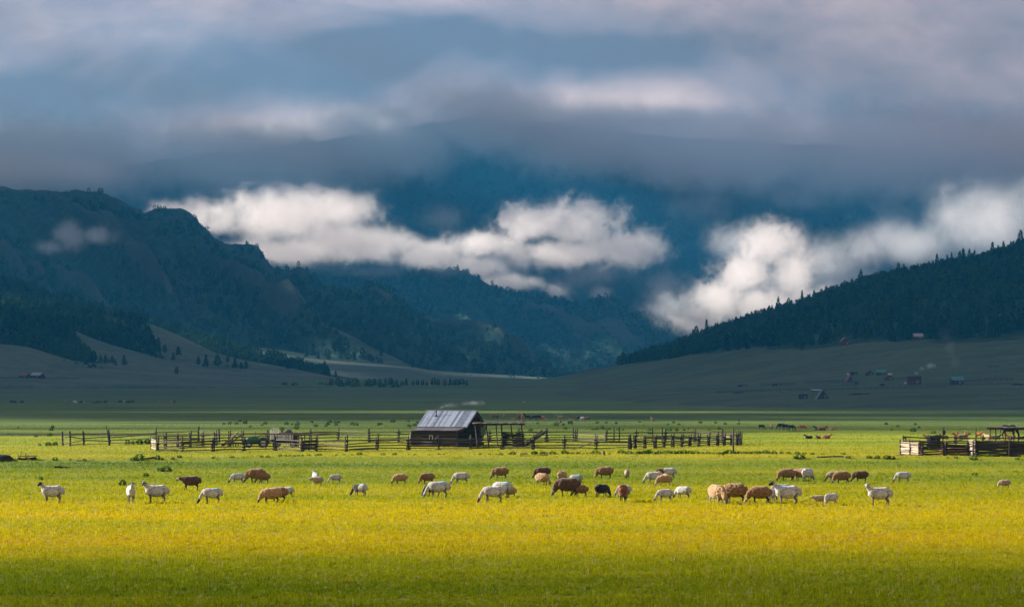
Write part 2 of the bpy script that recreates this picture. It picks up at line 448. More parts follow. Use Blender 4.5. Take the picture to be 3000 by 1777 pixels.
def covA(u, t, g, q):
    n = fbm(q / 180., t * 2.2, 71, 4)
    tan = smooth01((g - .72) / .07) * smooth01((n - .47) / .10) * .9
    return np.clip(tan * smooth01((t - .12) / .15), 0, 1)
CREST_A = [(-1500, 250, 4700), (-600, 430, 4700), (0, 545, 4650), (150, 560, 4600), (287, 560, 4550), (330, 575, 4500), (354, 588, 4480), (400, 612, 4460), (426, 624, 4450), (455, 612, 4440), (488, 604, 4430), (520, 610, 4420), (560, 628, 4400), (599, 667, 4380), (642, 710, 4350), (680, 718, 4330), (730, 716, 4310), (752, 722, 4300), (785, 767, 4290), (810, 785, 4280), (833, 788, 4260), (876, 782, 4240), (910, 806, 4220), (958, 830, 4200), (1020, 842, 4180), (1100, 834, 4160), (1150, 853, 4140), (1179, 884, 4120), (1255, 929, 4080), (1306, 951, 4050), (1360, 948, 4020), (1418, 942, 4000), (1460, 948, 3980), (1531, 1002, 3950), (1590, 1050, 3900), (1654, 1093, 3850), (1760, 1130, 3800), (2300, 1160, 3700)]
L_A = ridge('mountain', 'steep blue-shaded mountain with rocky crest and wooded flanks on the left', CREST_A,
    [(-1500, 2000), (0, 1750), (900, 1350), (1500, 1000), (2300, 700)], 18, 1.25, M_mount, np.linspace(-1500, 2300, 760), amp=135, kskew=620, freq=1/230., nrow=150, jag=9, cover=covA, seed=11)
L_B = ridge('mountain', 'second mountain ridge behind, its top dissolving in low cloud', [(300, 690, 6400), (700, 775, 6300), (850, 795, 6250), (1000, 800, 6200), (1090, 806, 6150), (1160, 806, 6120), (1240, 800, 6100), (1335, 792, 6080), (1370, 800, 6060), (1419, 825, 6030), (1470, 850, 6010), (1531, 864, 6000), (1581, 866, 5980), (1640, 880, 5960), (1690, 890, 5940), (1730, 886, 5920), (1776, 873, 5900), (1810, 884, 5880), (1855, 920, 5860), (1922, 927, 5840), (1960, 942, 5820), (2011, 985, 5800), (2060, 1035, 5760), (2140, 1085, 5700), (2300, 1130, 5600), (2900, 1160, 5600)],
    [(300, 2000), (1300, 1700), (2000, 1200), (2900, 900)], 18, 1.1, M_mount, np.linspace(300, 2900, 520), amp=110, kskew=560, freq=1/210., nrow=120, jag=4, cover=covA, seed=12)
L_D = ridge('mountain', 'dark peak poking out of the cloud bank', [(700, 820, 7600), (950, 700, 7600), (1090, 640, 7600), (1135, 612, 7600), (1190, 596, 7600), (1230, 600, 7600), (1262, 620, 7600), (1320, 652, 7600), (1400, 718, 7600), (1500, 790, 7600), (1700, 900, 7600), (2300, 1050, 7600)], 1500, 18, 1.1, M_mount, np.linspace(700, 2300, 300), amp=100, kskew=350, freq=1/200., nrow=90, jag=5, cover=covA, seed=13)
L_C = ridge('mountain', 'huge dark blue massif whose summit is lost in the overcast', [(-600, 560, 9800), (200, 500, 9700), (600, 455, 9600), (900, 415, 9500), (1200, 370, 9400), (1420, 345, 9300), (1600, 360, 9300), (1900, 395, 9300), (2300, 420, 9300), (2700, 440, 9300), (3100, 470, 9300), (4300, 560, 9300)], 2900, 18, 1.15, M_mount, np.linspace(-600, 4300, 560), amp=260, kskew=-500, freq=1/330., nrow=130, jag=7, cover=lambda u, t, g, q: covA(u, t, g, q) * .7, seed=14)

# lookup: surface height and first hit of a viewing direction (used only to set things down on the ground they stand on)
def surf_cols(layer, u):
    _, U, D, Z = layer
    i = int(np.clip(np.searchsorted(U, u) - 1, 0, len(U) - 2)); t = (u - U[i]) / (U[i + 1] - U[i])
    return D[:, i] * (1 - t) + D[:, i + 1] * t, Z[:, i] * (1 - t) + Z[:, i + 1] * t
def height(x, y):
    u = UC + F * x / y
    z = float(ground_z(x, y))
    for L in LAYERS[1:]:
        if L[1][0] <= u <= L[1][-1]:
            d, zz = surf_cols(L, u)
            if d[0] <= y <= d[-1]: z = max(z, float(np.interp(y, d, zz)))
    return z
def foot(u, py):
    """ground point that stands where the photo shows it"""
    best = None
    for L in LAYERS:
        if not (L[1][0] <= u <= L[1][-1]): continue
        d, z = surf_cols(L, u)
        p = HY - (z - HC) / d * F
        k = np.where((p[:-1] > py) & (p[1:] <= py))[0]
        if len(k):
            k = k[0]; t = (p[k] - py) / (p[k] - p[k + 1] + 1e-9)
            D = d[k] + t * (d[k + 1] - d[k])
            if best is None or D < best: best = D
    D = best if best is not None else 35000 / max(py - HY, 2)
    x = (u - UC) / F * D
    return Vector((x, D, height(x, D)))
def ppm(D): return F / D
# ================================================================== TREES
def leaf_mat(name, a, b, hue=.5):
    m, t = mat(name)
    pos = t.n('ShaderNodeNewGeometry').outputs['Position']
    rnd = t.n('ShaderNodeObjectInfo').outputs['Random']
    n = t.noise(t.vm('SCALE', pos, scale=.55), 1.0, 4, .65)
    patch = t.noise(t.vm('SCALE', pos, scale=.0045), 1.0, 3, .55)
    f = t.m('ADD', t.m('ADD', t.m('MULTIPLY', n, .45), t.m('MULTIPLY', rnd, .25)), t.m('MULTIPLY', patch, .5))
    col = t.mix(t.sstep(f, .42, .78), a, b)
    d = t.n('ShaderNodeBsdfDiffuse', ins={0: col})
    tr = t.n('ShaderNodeBsdfTranslucent', ins={0: col})
    mx = t.n('ShaderNodeMixShader', ins={0: .3, 1: d.outputs[0], 2: tr.outputs[0]})
    t.n('ShaderNodeOutputMaterial', ins={0: mx.outputs[0]})
    return m
def plain_mat(name, col, rough=.8, var=.35, sc=6., bump=0., metal=0., spec=.3, axis=(1, 1, 1)):
    m, t = mat(name)
    co = t.n('ShaderNodeTexCoord').outputs['Object']
    n = t.noise(t.vm('MULTIPLY', co, tuple(sc * a for a in axis)), 1.0, 5, .65)
    lo = tuple(c * (1 - var) for c in col); hi = tuple(min(1, c * (1 + var)) for c in col)
    c = t.mix(t.sstep(n, .32, .68), lo, hi)
    bs = t.n('ShaderNodeBsdfPrincipled', ins={'Base Color': c, 'Roughness': rough, 'Metallic': metal, 'Specular IOR Level': spec})
    if bump:
        b = t.n('ShaderNodeBump', ins={'Strength': bump, 'Distance': .02, 'Height': n})
        t.link(b.outputs[0], bs.inputs['Normal'])
    t.n('ShaderNodeOutputMaterial', ins={0: bs.outputs[0]})
    return m
M_conifer = leaf_mat('conifer_needles', (.010, .026, .016), (.040, .080, .030))
M_larch = leaf_mat('larch_needles', (.018, .046, .026), (.095, .160, .060))
M_bark = plain_mat('bark', (.060, .048, .040), sc=3)
M_snag = plain_mat('dead_wood', (.13, .12, .115), sc=3)

def crown_mesh(name, h, r, z0, shape, n, leaf, seed, tiers=0):
    """crown of many small leaf-clump faces spread through the crown's volume; unit metres"""
    g = np.random.default_rng(seed)
    V, T = [], []
    lumps = g.uniform(0, 6.28, 5)
    k = 0
    while k < n:
        t = g.uniform(0, 1) ** .85
        if shape == 'cone': rad = (1 - t) ** .75 * (.82 + .3 * math.sin(t * 26 + lumps[0])) + .05
        elif shape == 'round': rad = math.sqrt(max(0, 1 - (2 * t - .85) ** 2 / 1.35)) * .95
        else: rad = (min(1, t / .25) ** .6) * (1 - max(0, t - .3) / .72) ** .55
        a = g.uniform(0, 6.283)
        lob = 1 + .22 * math.sin(a * 3 + lumps[1] + t * 9) + .16 * math.sin(a * 5 + lumps[2] - t * 17)
        rr = r * rad * lob * math.sqrt(g.uniform(.25, 1.0))
        c = np.array([rr * math.cos(a), rr * math.sin(a), z0 + t * (h - z0)])
        s = leaf * g.uniform(.6, 1.35) * (.55 + .6 * (1 - t))
        d1 = np.array([math.cos(a), math.sin(a), g.uniform(-.7, .15)]); d1 /= np.linalg.norm(d1)
        d2 = g.normal(size=3); d2 -= d1 * d2.dot(d1); d2 /= np.linalg.norm(d2) + 1e-6
        b = len(V)
        V += [c - d1 * s * .7, c + d2 * s * .62 + d1 * s * .1, c + d1 * s * .95, c - d2 * s * .62 + d1 * s * .1]
        T += [(b, b + 1, b + 2), (b, b + 2, b + 3)]
        k += 1
    return mesh_np(name, np.array(V), tris=np.array(T))
def trunk_mesh(name, h, r, limbs, seed):
    g = np.random.default_rng(seed)
    V, Q = [], []
    def tube(p0, p1, r0, r1, n=5):
        b = len(V)
        p0, p1 = Vector(p0), Vector(p1)
        d = (p1 - p0).normalized(); s = d.orthogonal().normalized(); u = d.cross(s)
        for p, rr in ((p0, r0), (p1, r1)):
            for i in range(n):
                a = 6.283 * i / n
                V.append(tuple(p + s * rr * math.cos(a) + u * rr * math.sin(a)))
        for i in range(n): Q.append((b + i, b + (i + 1) % n, b + n + (i + 1) % n, b + n + i))
    tube((0, 0, -.6), (.1 * r, 0, h * .5), r, r * .65); tube((.1 * r, 0, h * .5), (0, .1 * r, h * .97), r * .65, r * .12)
    for i in range(limbs):
        z = h * g.uniform(.2, .85); a = g.uniform(0, 6.283); l = h * .22 * (1.1 - z / h)
        tube((0, 0, z), (l * math.cos(a), l * math.sin(a), z + l * .25), r * .3, r * .06, 3)
    return mesh_np(name, np.array(V), quads=np.array(Q))
# unit trees: 1 m tall, scaled per tree
TREE = []
for i in range(4):
    sh = ['cone', 'tall', 'cone', 'tall'][i]; rr = [.17, .20, .22, .155][i]
    TREE.append((trunk_mesh('trunk', 1., .014, 9, i), crown_mesh('crown', 1.02, rr, .10 + .05 * (i % 2), sh, 330, .075, 40 + i)))
ROUND = []
for i in range(3):
    ROUND.append((trunk_mesh('trunk', .85, .02, 8, 20 + i), crown_mesh('crown', 1., .30 + .04 * i, .14, 'round', 340, .085, 60 + i)))
for tr_, cr_ in TREE: tr_.materials.append(M_bark); cr_.materials.append(M_conifer)
for tr_, cr_ in ROUND: tr_.materials.append(M_bark); cr_.materials.append(M_conifer)
_tw = [0]
ORD = ['leftmost', 'second', 'third', 'fourth', 'fifth', 'sixth', 'seventh', 'eighth', 'ninth', 'tenth', 'eleventh', 'twelfth', 'thirteenth', 'fourteenth', 'fifteenth', 'sixteenth', 'seventeenth', 'eighteenth', 'nineteenth', 'twentieth',
       'twenty-first', 'twenty-second', 'twenty-third', 'twenty-fourth', 'twenty-fifth', 'twenty-sixth', 'twenty-seventh', 'twenty-eighth', 'twenty-ninth', 'thirtieth', 'thirty-first', 'thirty-second', 'thirty-third', 'thirty-fourth', 'thirty-fifth', 'thirty-sixth', 'thirty-seventh', 'thirty-eighth', 'thirty-ninth', 'fortieth']
def nth(i): return ORD[0] if i == 0 else ORD[i] + ' from left'
def tree(name, p, h, label, group, kind=TREE, wide=1., v=None, cat='tree'):
    i = (_tw[0] if v is None else v) % len(kind); _tw[0] += 1
    r = empty(name, p, random.uniform(0, 6.28))
    r.scale = (h * wide, h * wide, h)
    tag(r, label, cat, group)
    obj('trunk', kind[i][0], r); obj('crown', kind[i][1], r)
    return r
# scattered conifers on the grassy hills at the left  (u, top, foot in photo px, kind)
iso = []
for (x, a, b) in [(800, 740, 880), (860, 770, 885), (922, 810, 893), (967, 810, 898), (1000, 835, 890), (1030, 820, 895), (1060, 850, 910), (1138, 812, 908), (1385, 780, 828), (1430, 805, 840), (1465, 780, 850), (1508, 822, 850), (1590, 787, 866), (1635, 730, 818), (1820, 822, 910), (1890, 808, 925), (1995, 810, 925), (2090, 812, 885), (2155, 840, 935), (2085, 893, 930), (2215, 880, 930), (2258, 855, 940), (1620, 918, 995), (1400, 625, 780), (1455, 655, 790), (1512, 715, 797), (1120, 685, 750)]:
    iso.append((x / 3.1325, 780 + a / 3.1325, 780 + b / 3.1325))
for (x, a, b) in [(65, 860, 945), (20, 880, 945), (455, 850, 950), (715, 900, 975), (820, 960, 1003), (888, 955, 1020), (730, 790, 850), (825, 780, 858), (1060, 780, 865), (1205, 800, 885), (1305, 762, 825), (1595, 868, 930), (615, 770, 840)]:
    iso.append((700 + x / 3.1325, 780 + a / 3.1325, 780 + b / 3.1325))
iso.sort()
for i, (u, a, b) in enumerate(iso):
    p = foot(u, b); h = (b - a) / F * p.y
    tree('conifer_tree', p, h, 'dark conifer standing on the grassy left hills, %s of the scattered trees' % nth(i), 'scattered conifers on the left hills', wide=random.uniform(1.1, 1.5))
# line of trees along the stream
riv = []
for (x, a, b) in [(855, 1030, 1098), (900, 1020, 1098), (945, 1030, 1095), (1005, 1030, 1090), (1055, 1018, 1085), (1090, 1040, 1085), (1155, 1040, 1085), (1200, 1030, 1090), (1240, 1028, 1090), (1290, 1030, 1090), (1340, 1022, 1095), (1390, 1020, 1100), (1440, 1045, 1100), (1495, 1050, 1105), (1540, 1022, 1110), (1603, 1050, 1112), (1640, 1040, 1110), (1690, 1040, 1110), (1730, 1050, 1112), (1790, 1020, 1112), (1830, 1030, 1110), (1885, 1038, 1110), (1940, 1020, 1085), (1975, 1035, 1090), (2005, 1035, 1085), (2050, 1028, 1085), (2090, 1040, 1085)]:
    riv.append((700 + x / 3.1325, 780 + a / 3.1325, 780 + b / 3.1325))
for i, (u, a, b) in enumerate(riv):
    D = 1960.0; x = (u - UC) / F * D; z = height(x, D)
    b2 = HY - (z - HC) / D * F
    h = max(3.5, (b2 - a) / F * D)
    tree('broadleaf_tree', (x, D + random.uniform(-12, 12), z), min(h, 9.5), 'small dark tree in the row along the valley floor, %s' % nth(i), 'trees in a row on the valley floor', kind=ROUND if i % 4 != 2 else TREE, wide=random.uniform(.85, 1.15))
# trees along the skyline of the wooded hill on the right, and dead poles between them
L1 = LAYERS[1]
def crest_point(L, u, row=-1, back=0.):
    d, z = surf_cols(L, u)
    k = int(np.argmin(HY - (z - HC) / d * F)) if row < 0 else row
    y = d[k] + back; x = (u - UC) / F * y
    return Vector((x, y, height(x, y)))
u = 1815.0; n = 0
big = {2040: 40, 2070: 46, 2262: 30, 2280: 46, 2310: 36, 2350: 44, 2385: 34, 2420: 34, 2452: 24, 2522: 44, 2555: 22, 2632: 38, 2648: 32, 2745: 42, 2757: 34, 2775: 36, 2788: 40, 2812: 42, 2822: 44, 2840: 40, 2855: 34, 2908: 40, 2940: 36, 2990: 46}
pts = [(k, v) for k, v in big.items()]
while u < 3120:
    if not (2455 < u < 2520): pts.append((u, random.uniform(17, 31) * (.75 if u < 1950 else 1)))
    u += random.uniform(9, 24)
for (u, hp) in sorted(pts):
    p = crest_point(L1, u, back=random.uniform(-60, -5))
    tree('pine_tree', p, 1.2 * hp / F * p.y, 'dark pine on the skyline of the wooded right hill', 'skyline pines on the right hill', wide=random.uniform(.7, 1.1))
SN = trunk_mesh('dead_pine', 1., .009, 7, 91); SN.materials.append(M_snag)
for i in range(46):
    u = random.choice([random.uniform(2190, 2480), random.uniform(2480, 2780), random.uniform(2560, 2720)])
    p = crest_point(L1, u, back=random.uniform(-40, 10))
    o = obj('dead_pine', SN); o.location = p; hp = random.uniform(22, 42) / F * p.y
    o.scale = (hp, hp, hp); o.rotation_euler = (random.uniform(-.04, .04), random.uniform(-.05, .05), random.uniform(0, 6))
    tag(o, 'bare dead pine pole among the skyline trees on the right hill', 'dead tree', 'dead pine poles on the right skyline')
# skyline of the dark wood on the left spur
LF = [L for L in LAYERS if L[0] == 'hills'][3]
u = -40.0
while u < 915:
    p = crest_point(LF, u, back=random.uniform(-40, 0)); hp = random.uniform(22, 44) * (1 if u < 500 else .8)
    tree('pine_tree', p, hp / F * p.y, 'dark pine on the skyline of the wooded left spur', 'skyline pines on the left spur', wide=random.uniform(.8, 1.4))
    u += random.uniform(10, 22)
# trees at the lower edge of the right-hand wood
u = 1830.0
while u < 3100:
    d, z = surf_cols(L1, u)
    k = int(round(170 * 4.02 / 6)) ; y = d[k] + random.uniform(-25, 40); x = (u - UC) / F * y
    if not (2455 < u < 2500 or 2670 < u < 2715):
        tree('pine_tree', (x, y, height(x, y)), random.uniform(26, 40) / F * 2000, 'dark pine at the lower edge of the right-hand wood', 'pines along the lower forest edge', wide=random.uniform(1, 1.5))
    u += random.uniform(10, 26)
for i, (u, b) in enumerate([(2135, 1030), (2163, 1026), (2283, 1016), (2330, 1016), (2355, 1015)]):
    p = foot(u, b); tree('conifer_tree', p, random.uniform(14, 22) / F * p.y, 'small conifer standing out on the meadow below the right wood, %s' % nth(i), 'conifers below the right wood', wide=1.4)

# ------------------------------------------------------------------ woods that read as one mass
def scatter(name, label, pts, scl, rot, protos, kind='stuff', tilt=None, extra=None):
    me = mesh_np(name, pts)
    fattr(me, 'scl', scl); fattr(me, 'rot', rot)
    col = bpy.data.collections.new(name + '_kinds')
    for i, pm in enumerate(protos):
        po = bpy.data.objects.new(name + '_kind', pm); col.objects.link(po)
    ng = bpy.data.node_groups.new(name, 'GeometryNodeTree')
    ng.interface.new_socket('Geometry', in_out='INPUT', socket_type='NodeSocketGeometry')
    ng.interface.new_socket('Geometry', in_out='OUTPUT', socket_type='NodeSocketGeometry')
    t = NT(ng)
    gi = t.n('NodeGroupInput'); go = t.n('NodeGroupOutput')
    ci = t.n('GeometryNodeCollectionInfo', ins={'Separate Children': True, 'Reset Children': True})
    ci.inputs['Collection'].default_value = col
    s = t.n('GeometryNodeInputNamedAttribute', data_type='FLOAT'); s.inputs['Name'].default_value = 'scl'
    r = t.n('GeometryNodeInputNamedAttribute', data_type='FLOAT'); r.inputs['Name'].default_value = 'rot'
    idx = t.n('FunctionNodeRandomValue', data_type='INT', ins={4: 0, 5: len(protos) - 1})
    ip = t.n('GeometryNodeInstanceOnPoints', ins={'Pick Instance': True})
    t.link(gi.outputs[0], ip.inputs['Points']); t.link(ci.outputs[0], ip.inputs['Instance'])
    t.link(idx.outputs[2], ip.inputs['Instance Index'])
    t.link(t.comb(0.0, 0.0, r.outputs[0]), ip.inputs['Rotation'])
    t.link(t.comb(s.outputs[0], s.outputs[0], s.outputs[0]), ip.inputs['Scale'])
    t.link(ip.outputs[0], go.inputs[0])
    o = obj(name, me)
    md = o.modifiers.new('spread', 'NODES'); md.node_group = ng
    tag(o, label, kind=kind)
    return o
def low_tree(name, h, r, n, seed, m, shape='cone'):
    me = crown_mesh(name, h, r, .05, shape, n, .17, seed)
    me.materials.append(m)
    return me
LOWC = [low_tree('wood_conifer', 1, [.24, .27, .22, .26][i], 60, 200 + i, M_conifer, ['cone', 'tall'][i % 2]) for i in range(4)]
LOWL = [low_tree('wood_larch', 1, [.30, .34, .28, .30][i], 60, 300 + i, [M_larch, M_conifer][i % 2], ['tall', 'round', 'cone', 'round'][i]) for i in range(4)]
def in_poly(u, v, poly):
    c = np.zeros(u.shape, bool); j = len(poly) - 1
    for i in range(len(poly)):
        (xi, yi), (xj, yj) = poly[i], poly[j]
        c ^= ((yi > v) != (yj > v)) & (u < (xj - xi) * (v - yi) / (yj - yi + 1e-9) + xi)
        j = i
    return c
def sample(U, D, Z, n, keep, cover=None):
    """random points on a terrain sheet (equal chance per ground area), kept by a mask on ground cover"""
    X = (U[None] - UC) / F * D
    a = np.abs((X[:-1, 1:] - X[:-1, :-1]) * (D[1:, :-1] - D[:-1, :-1])).ravel()
    cells = rng.choice(len(a), n, p=a / a.sum())
    i, j = np.divmod(cells, D.shape[1] - 1)
    s, t = rng.random(n), rng.random(n)
    def lerp(A): return (A[i, j] * (1 - s) + A[i + 1, j] * s) * (1 - t) + (A[i, j + 1] * (1 - s) + A[i + 1, j + 1] * s) * t
    y, z = lerp(D), lerp(Z)
    u = (U[j] * (1 - t) + U[j + 1] * t)
    x = (u - UC) / F * y
    v = HY - (z - HC) / y * F
    ok = keep(u, v, x, y, lerp(cover) if cover is not None else None)
    return np.stack([x, y, z - .4], 1)[ok]
woods = []
# right-hand hill: everything above the meadow edge
def kR(u, v, x, y, c): return (y > kn(u, rows[4][0]) + 12 + 130 * (fbm(x * .012, y * .012, 5, 3) - .5)) & (y < kn(u, rows[5][0]) + 200) & ((y < kn(u, rows[5][0]) - 170) | (rng.random(len(u)) < .22)) & (u > 1810) & (u < 3300) & ~((u > 2440) & (u < 2525) & (y > kn(u, rows[5][0]) - 150))
pr = sample(U1, D1, Z1, 30000, kR)
scatter('forest', 'dense dark conifer forest covering the right hill', pr, rng.uniform(6.5, 13.5, len(pr)), rng.uniform(0, 6.28, len(pr)), LOWC)
pl = [sample(L_f['U'], L_f['D'], L_f['Z'], 9000, lambda u, v, x, y, c: (u > -300) & (u < 960))]
P_b = [(-400, 700), (60, 920), (150, 948), (205, 975), (250, 1020), (290, 1068), (200, 1050), (140, 1036), (80, 1018), (0, 1010), (-400, 990)]
P_c = [(100, 900), (385, 932), (400, 955), (425, 985), (445, 1012), (475, 1030), (400, 1032), (351, 1018), (280, 995), (150, 945)]
pl.append(sample(L_b['U'], L_b['D'], L_b['Z'], 9000, lambda u, v, x, y, c: c < .45, L_b['cov']))
pl.append(sample(L_c['U'], L_c['D'], L_c['Z'], 9000, lambda u, v, x, y, c: c < .45, L_c['cov']))
pl = np.concatenate(pl)
scatter('forest', 'dark conifer wood on the spurs at the left', pl, rng.uniform(7, 13.5, len(pl)), rng.uniform(0, 6.28, len(pl)), LOWC)
pm = []
def kM(dens): return lambda u, v, x, y, c: (c < .35 + .25 * rng.random(len(c))) & (u > -250) & (u < 3250) & (fbm(x * .003, y * .003, 66, 3) > .30)
pm.append(sample(L_e['U'], L_e['D'], L_e['Z'], 6000, kM(1), L_e['cov']))
_crA = lambda u: kn(u, [(a, c) for a, b, c in CREST_A])
pm.append(sample(L_A['U'], L_A['D'], L_A['Z'], 52000, lambda u, v, x, y, c: kM(1)(u, v, x, y, c) & ((y < _crA(u) - 130) | (rng.random(len(u)) < .15)), L_A['cov']))
pm.append(sample(L_B['U'], L_B['D'], L_B['Z'], 30000, kM(1), L_B['cov']))
pm.append(sample(L_D['U'], L_D['D'], L_D['Z'], 5000, kM(1), L_D['cov']))
pm.append(sample(L_C['U'], L_C['D'], L_C['Z'], 26000, kM(1), L_C['cov']))
pm = np.concatenate(pm)
scatter('forest', 'blue-shaded forest on the far mountainsides', pm, (5 + 9 * rng.random(len(pm)) ** 1.6) * np.clip(pm[:, 1] / 5200, 1, 1.5), rng.uniform(0, 6.28, len(pm)), LOWL)
# ================================================================== WOODWORK, CABIN, VEHICLES, HOUSES
def wood_mat(name, a, b, rough=.85):
    m, t = mat(name)
    co = t.n('ShaderNodeTexCoord').outputs['Object']
    rnd = t.n('ShaderNodeObjectInfo').outputs['Random']
    v = t.vm('ADD', t.vm('MULTIPLY', co, (3., 9., 9.)), t.comb(t.m('MULTIPLY', rnd, 37.), 0., 0.))
    n = t.noise(v, 1.0, 6, .7, .6)
    c = t.mix(t.sstep(t.m('ADD', t.m('MULTIPLY', n, .75), t.m('MULTIPLY', rnd, .3)), .36, .72), a, b)
    bp = t.n('ShaderNodeBump', ins={'Strength': .5, 'Distance': .03, 'Height': n})
    bs = t.n('ShaderNodeBsdfPrincipled', ins={'Base Color': c, 'Roughness': rough, 'Specular IOR Level': .25, 'Normal': bp.outputs[0]})
    t.n('ShaderNodeOutputMaterial', ins={0: bs.outputs[0]})
    return m
M_wood = wood_mat('weathered_timber', (.020, .015, .013), (.072, .054, .043))
M_pale = wood_mat('pale_sunlit_timber', (.18, .135, .10), (.42, .33, .25))  # pale boards; also sunlight painted onto the corral end walls
M_log = wood_mat('dark_log', (.014, .010, .009), (.062, .046, .036))
M_cabin = wood_mat('cabin_log', (.026, .020, .017), (.125, .098, .078))
M_end = wood_mat('tan_sunlit_board', (.11, .08, .055), (.26, .19, .13))  # tan boards; also the painted sunlight on the cabin's left post
M_iron = plain_mat('dark_iron', (.03, .028, .027), rough=.55, metal=.6, var=.3)
M_rubber = plain_mat('rubber', (.026, .026, .027), rough=.8, var=.3)
M_glass = plain_mat('window_glass', (.03, .035, .04), rough=.08, var=.2, spec=.6)
M_green = plain_mat('green_paint', (.008, .105, .030), rough=.32, var=.25, spec=.5)
M_white = plain_mat('white_paint', (.62, .62, .60), rough=.5, var=.12)
M_rim = plain_mat('grey_rim', (.42, .43, .44), rough=.5, var=.2)
M_tarp = plain_mat('dark_tarpaulin', (.022, .020, .024), rough=.6, var=.5, sc=4, bump=.5)
M_earth = plain_mat('dark_earth', (.035, .026, .020), rough=.95, var=.5, sc=5, bump=.8)
M_hay = plain_mat('old_hay', (.17, .085, .030), rough=.95, var=.5, sc=9, bump=.9)
M_yellow = plain_mat('yellow_board', (.62, .30, .01), rough=.6, var=.2)
def tin_mat(name, a, b, rust):
    m, t = mat(name)
    co = t.n('ShaderNodeTexCoord').outputs['Object']
    rnd = t.n('ShaderNodeObjectInfo').outputs['Random']
    v = t.vm('ADD', t.vm('MULTIPLY', co, (1.2, 6., 1.)), t.comb(t.m('MULTIPLY', rnd, 91.), 0., 0.))
    n = t.noise(v, 1.0, 5, .6)
    c = t.mix(t.sstep(t.m('ADD', t.m('MULTIPLY', n, .6), t.m('MULTIPLY', rnd, .5)), .30, .80), a, b)
    rs = t.noise(t.vm('SCALE', co, scale=2.3), 1.0, 6, .75)
    c = t.mix(t.m('MULTIPLY', t.sstep(rs, .62, .74), rust), c, (.10, .055, .035))
    bs = t.n('ShaderNodeBsdfPrincipled', ins={'Base Color': c, 'Roughness': .42, 'Metallic': .55, 'Specular IOR Level': .4})
    t.n('ShaderNodeOutputMaterial', ins={0: bs.outputs[0]})
    return m
M_tin = tin_mat('roof_tin', (.11, .14, .19), (.36, .41, .49), .30)
M_tin2 = tin_mat('old_roof_tin', (.24, .23, .23), (.50, .47, .46), .55)

def log_mesh(name, seed, sides=7, segs=4, taper=.12, wob=.5, square=False):
    """unit log along x, radius 1 (scaled when placed)"""
    g = np.random.default_rng(seed); V, Q, T = [], [], []
    ph = g.uniform(0, 6.28, 4)
    for s in range(segs + 1):
        t = s / segs
        cy, cz = wob * math.sin(t * 3.3 + ph[0]), wob * math.sin(t * 4.1 + ph[1])
        for i in range(sides):
            a = 6.283 * i / sides
            if square: yy, zz = [(-1, -.5), (1, -.5), (1, .5), (-1, .5)][i]
            else:
                rr = (1 - taper * t) * (1 + .13 * math.sin(3 * a + ph[2] + t * 2) + .08 * g.uniform(-1, 1)); yy, zz = rr * math.cos(a), rr * math.sin(a)
            V.append((t, yy + cy, zz + cz))
    for s in range(segs):
        for i in range(sides):
            Q.append((s * sides + i, s * sides + (i + 1) % sides, (s + 1) * sides + (i + 1) % sides, (s + 1) * sides + i))
    for i in range(1, sides - 1):
        T.append((0, i + 1, i)); b = segs * sides; T.append((b, b + i, b + i + 1))
    me = mesh_np(name, np.array(V), quads=np.array(Q), tris=np.array(T), smooth=False)
    return me
_logs = {}
def log_variants(m, square=False):
    key = (m.name, square)
    if key not in _logs:
        L = []
        for i in range(5):
            me = log_mesh('timber', 500 + i, sides=4 if square else 6, segs=2 if square else 3, taper=0 if square else .15, wob=.12 if square else .45, square=square)
            me.materials.append(m); L.append(me)
        _logs[key] = L
    return _logs[key]
def log(name, parent, p0, p1, r, m=None, square=False, flat=1.0, roll=None):
    """a pole / rail / board from p0 to p1 (world metres) as a child of parent"""
    m = m or M_wood
    me = random.choice(log_variants(m, square))
    o = bpy.data.objects.new(name, me); C.objects.link(o)
    p0, p1 = Vector(p0), Vector(p1)
    d = p1 - p0
    q = d.to_track_quat('X', 'Z')
    M = Matrix.Translation(p0) @ q.to_matrix().to_4x4() @ Matrix.Rotation(random.uniform(0, 6.28) if roll is None and not square else (roll or 0), 4, 'X') @ Matrix.Diagonal((d.length, r, r * flat, 1))
    if parent is not None:
        o.parent = parent
        o.matrix_local = parent.matrix_basis.inverted() @ M
    else: o.matrix_basis = M
    return o
def box_mesh(name, lo, hi, bev=0.):
    bm = bmesh.new()
    bmesh.ops.create_cube(bm, size=1)
    for v in bm.verts:
        v.co = Vector([(lo[i] + hi[i]) / 2 + v.co[i] * (hi[i] - lo[i]) for i in range(3)])
    if bev: bmesh.ops.bevel(bm, geom=bm.edges[:], offset=bev, segments=2, affect='EDGES')
    me = bpy.data.meshes.new(name); bm.to_mesh(me); bm.free()
    return me
def box(name, parent, lo, hi, m, bev=0.): return obj(name, box_mesh(name, lo, hi, bev), parent, m)
def poly_mesh(name, V, Fs, smooth=False):
    me = bpy.data.meshes.new(name); me.from_pydata([tuple(v) for v in V], [], Fs); me.update()
    if smooth:
        for p in me.polygons: p.use_smooth = True
    return me
def prism_mesh(name, prof, y0, y1):
    """profile in xz, extruded along y"""
    n = len(prof)
    V = [(x, y0, z) for x, z in prof] + [(x, y1, z) for x, z in prof]
    Fs = [tuple(range(n)), tuple(range(2 * n - 1, n - 1, -1))] + [(i, i + n, (i + 1) % n + n, (i + 1) % n) for i in range(n)]
    me = poly_mesh(name, V, Fs)
    bm = bmesh.new(); bm.from_mesh(me); bmesh.ops.recalc_face_normals(bm, faces=bm.faces[:]); bm.to_mesh(me); bm.free()
    return me
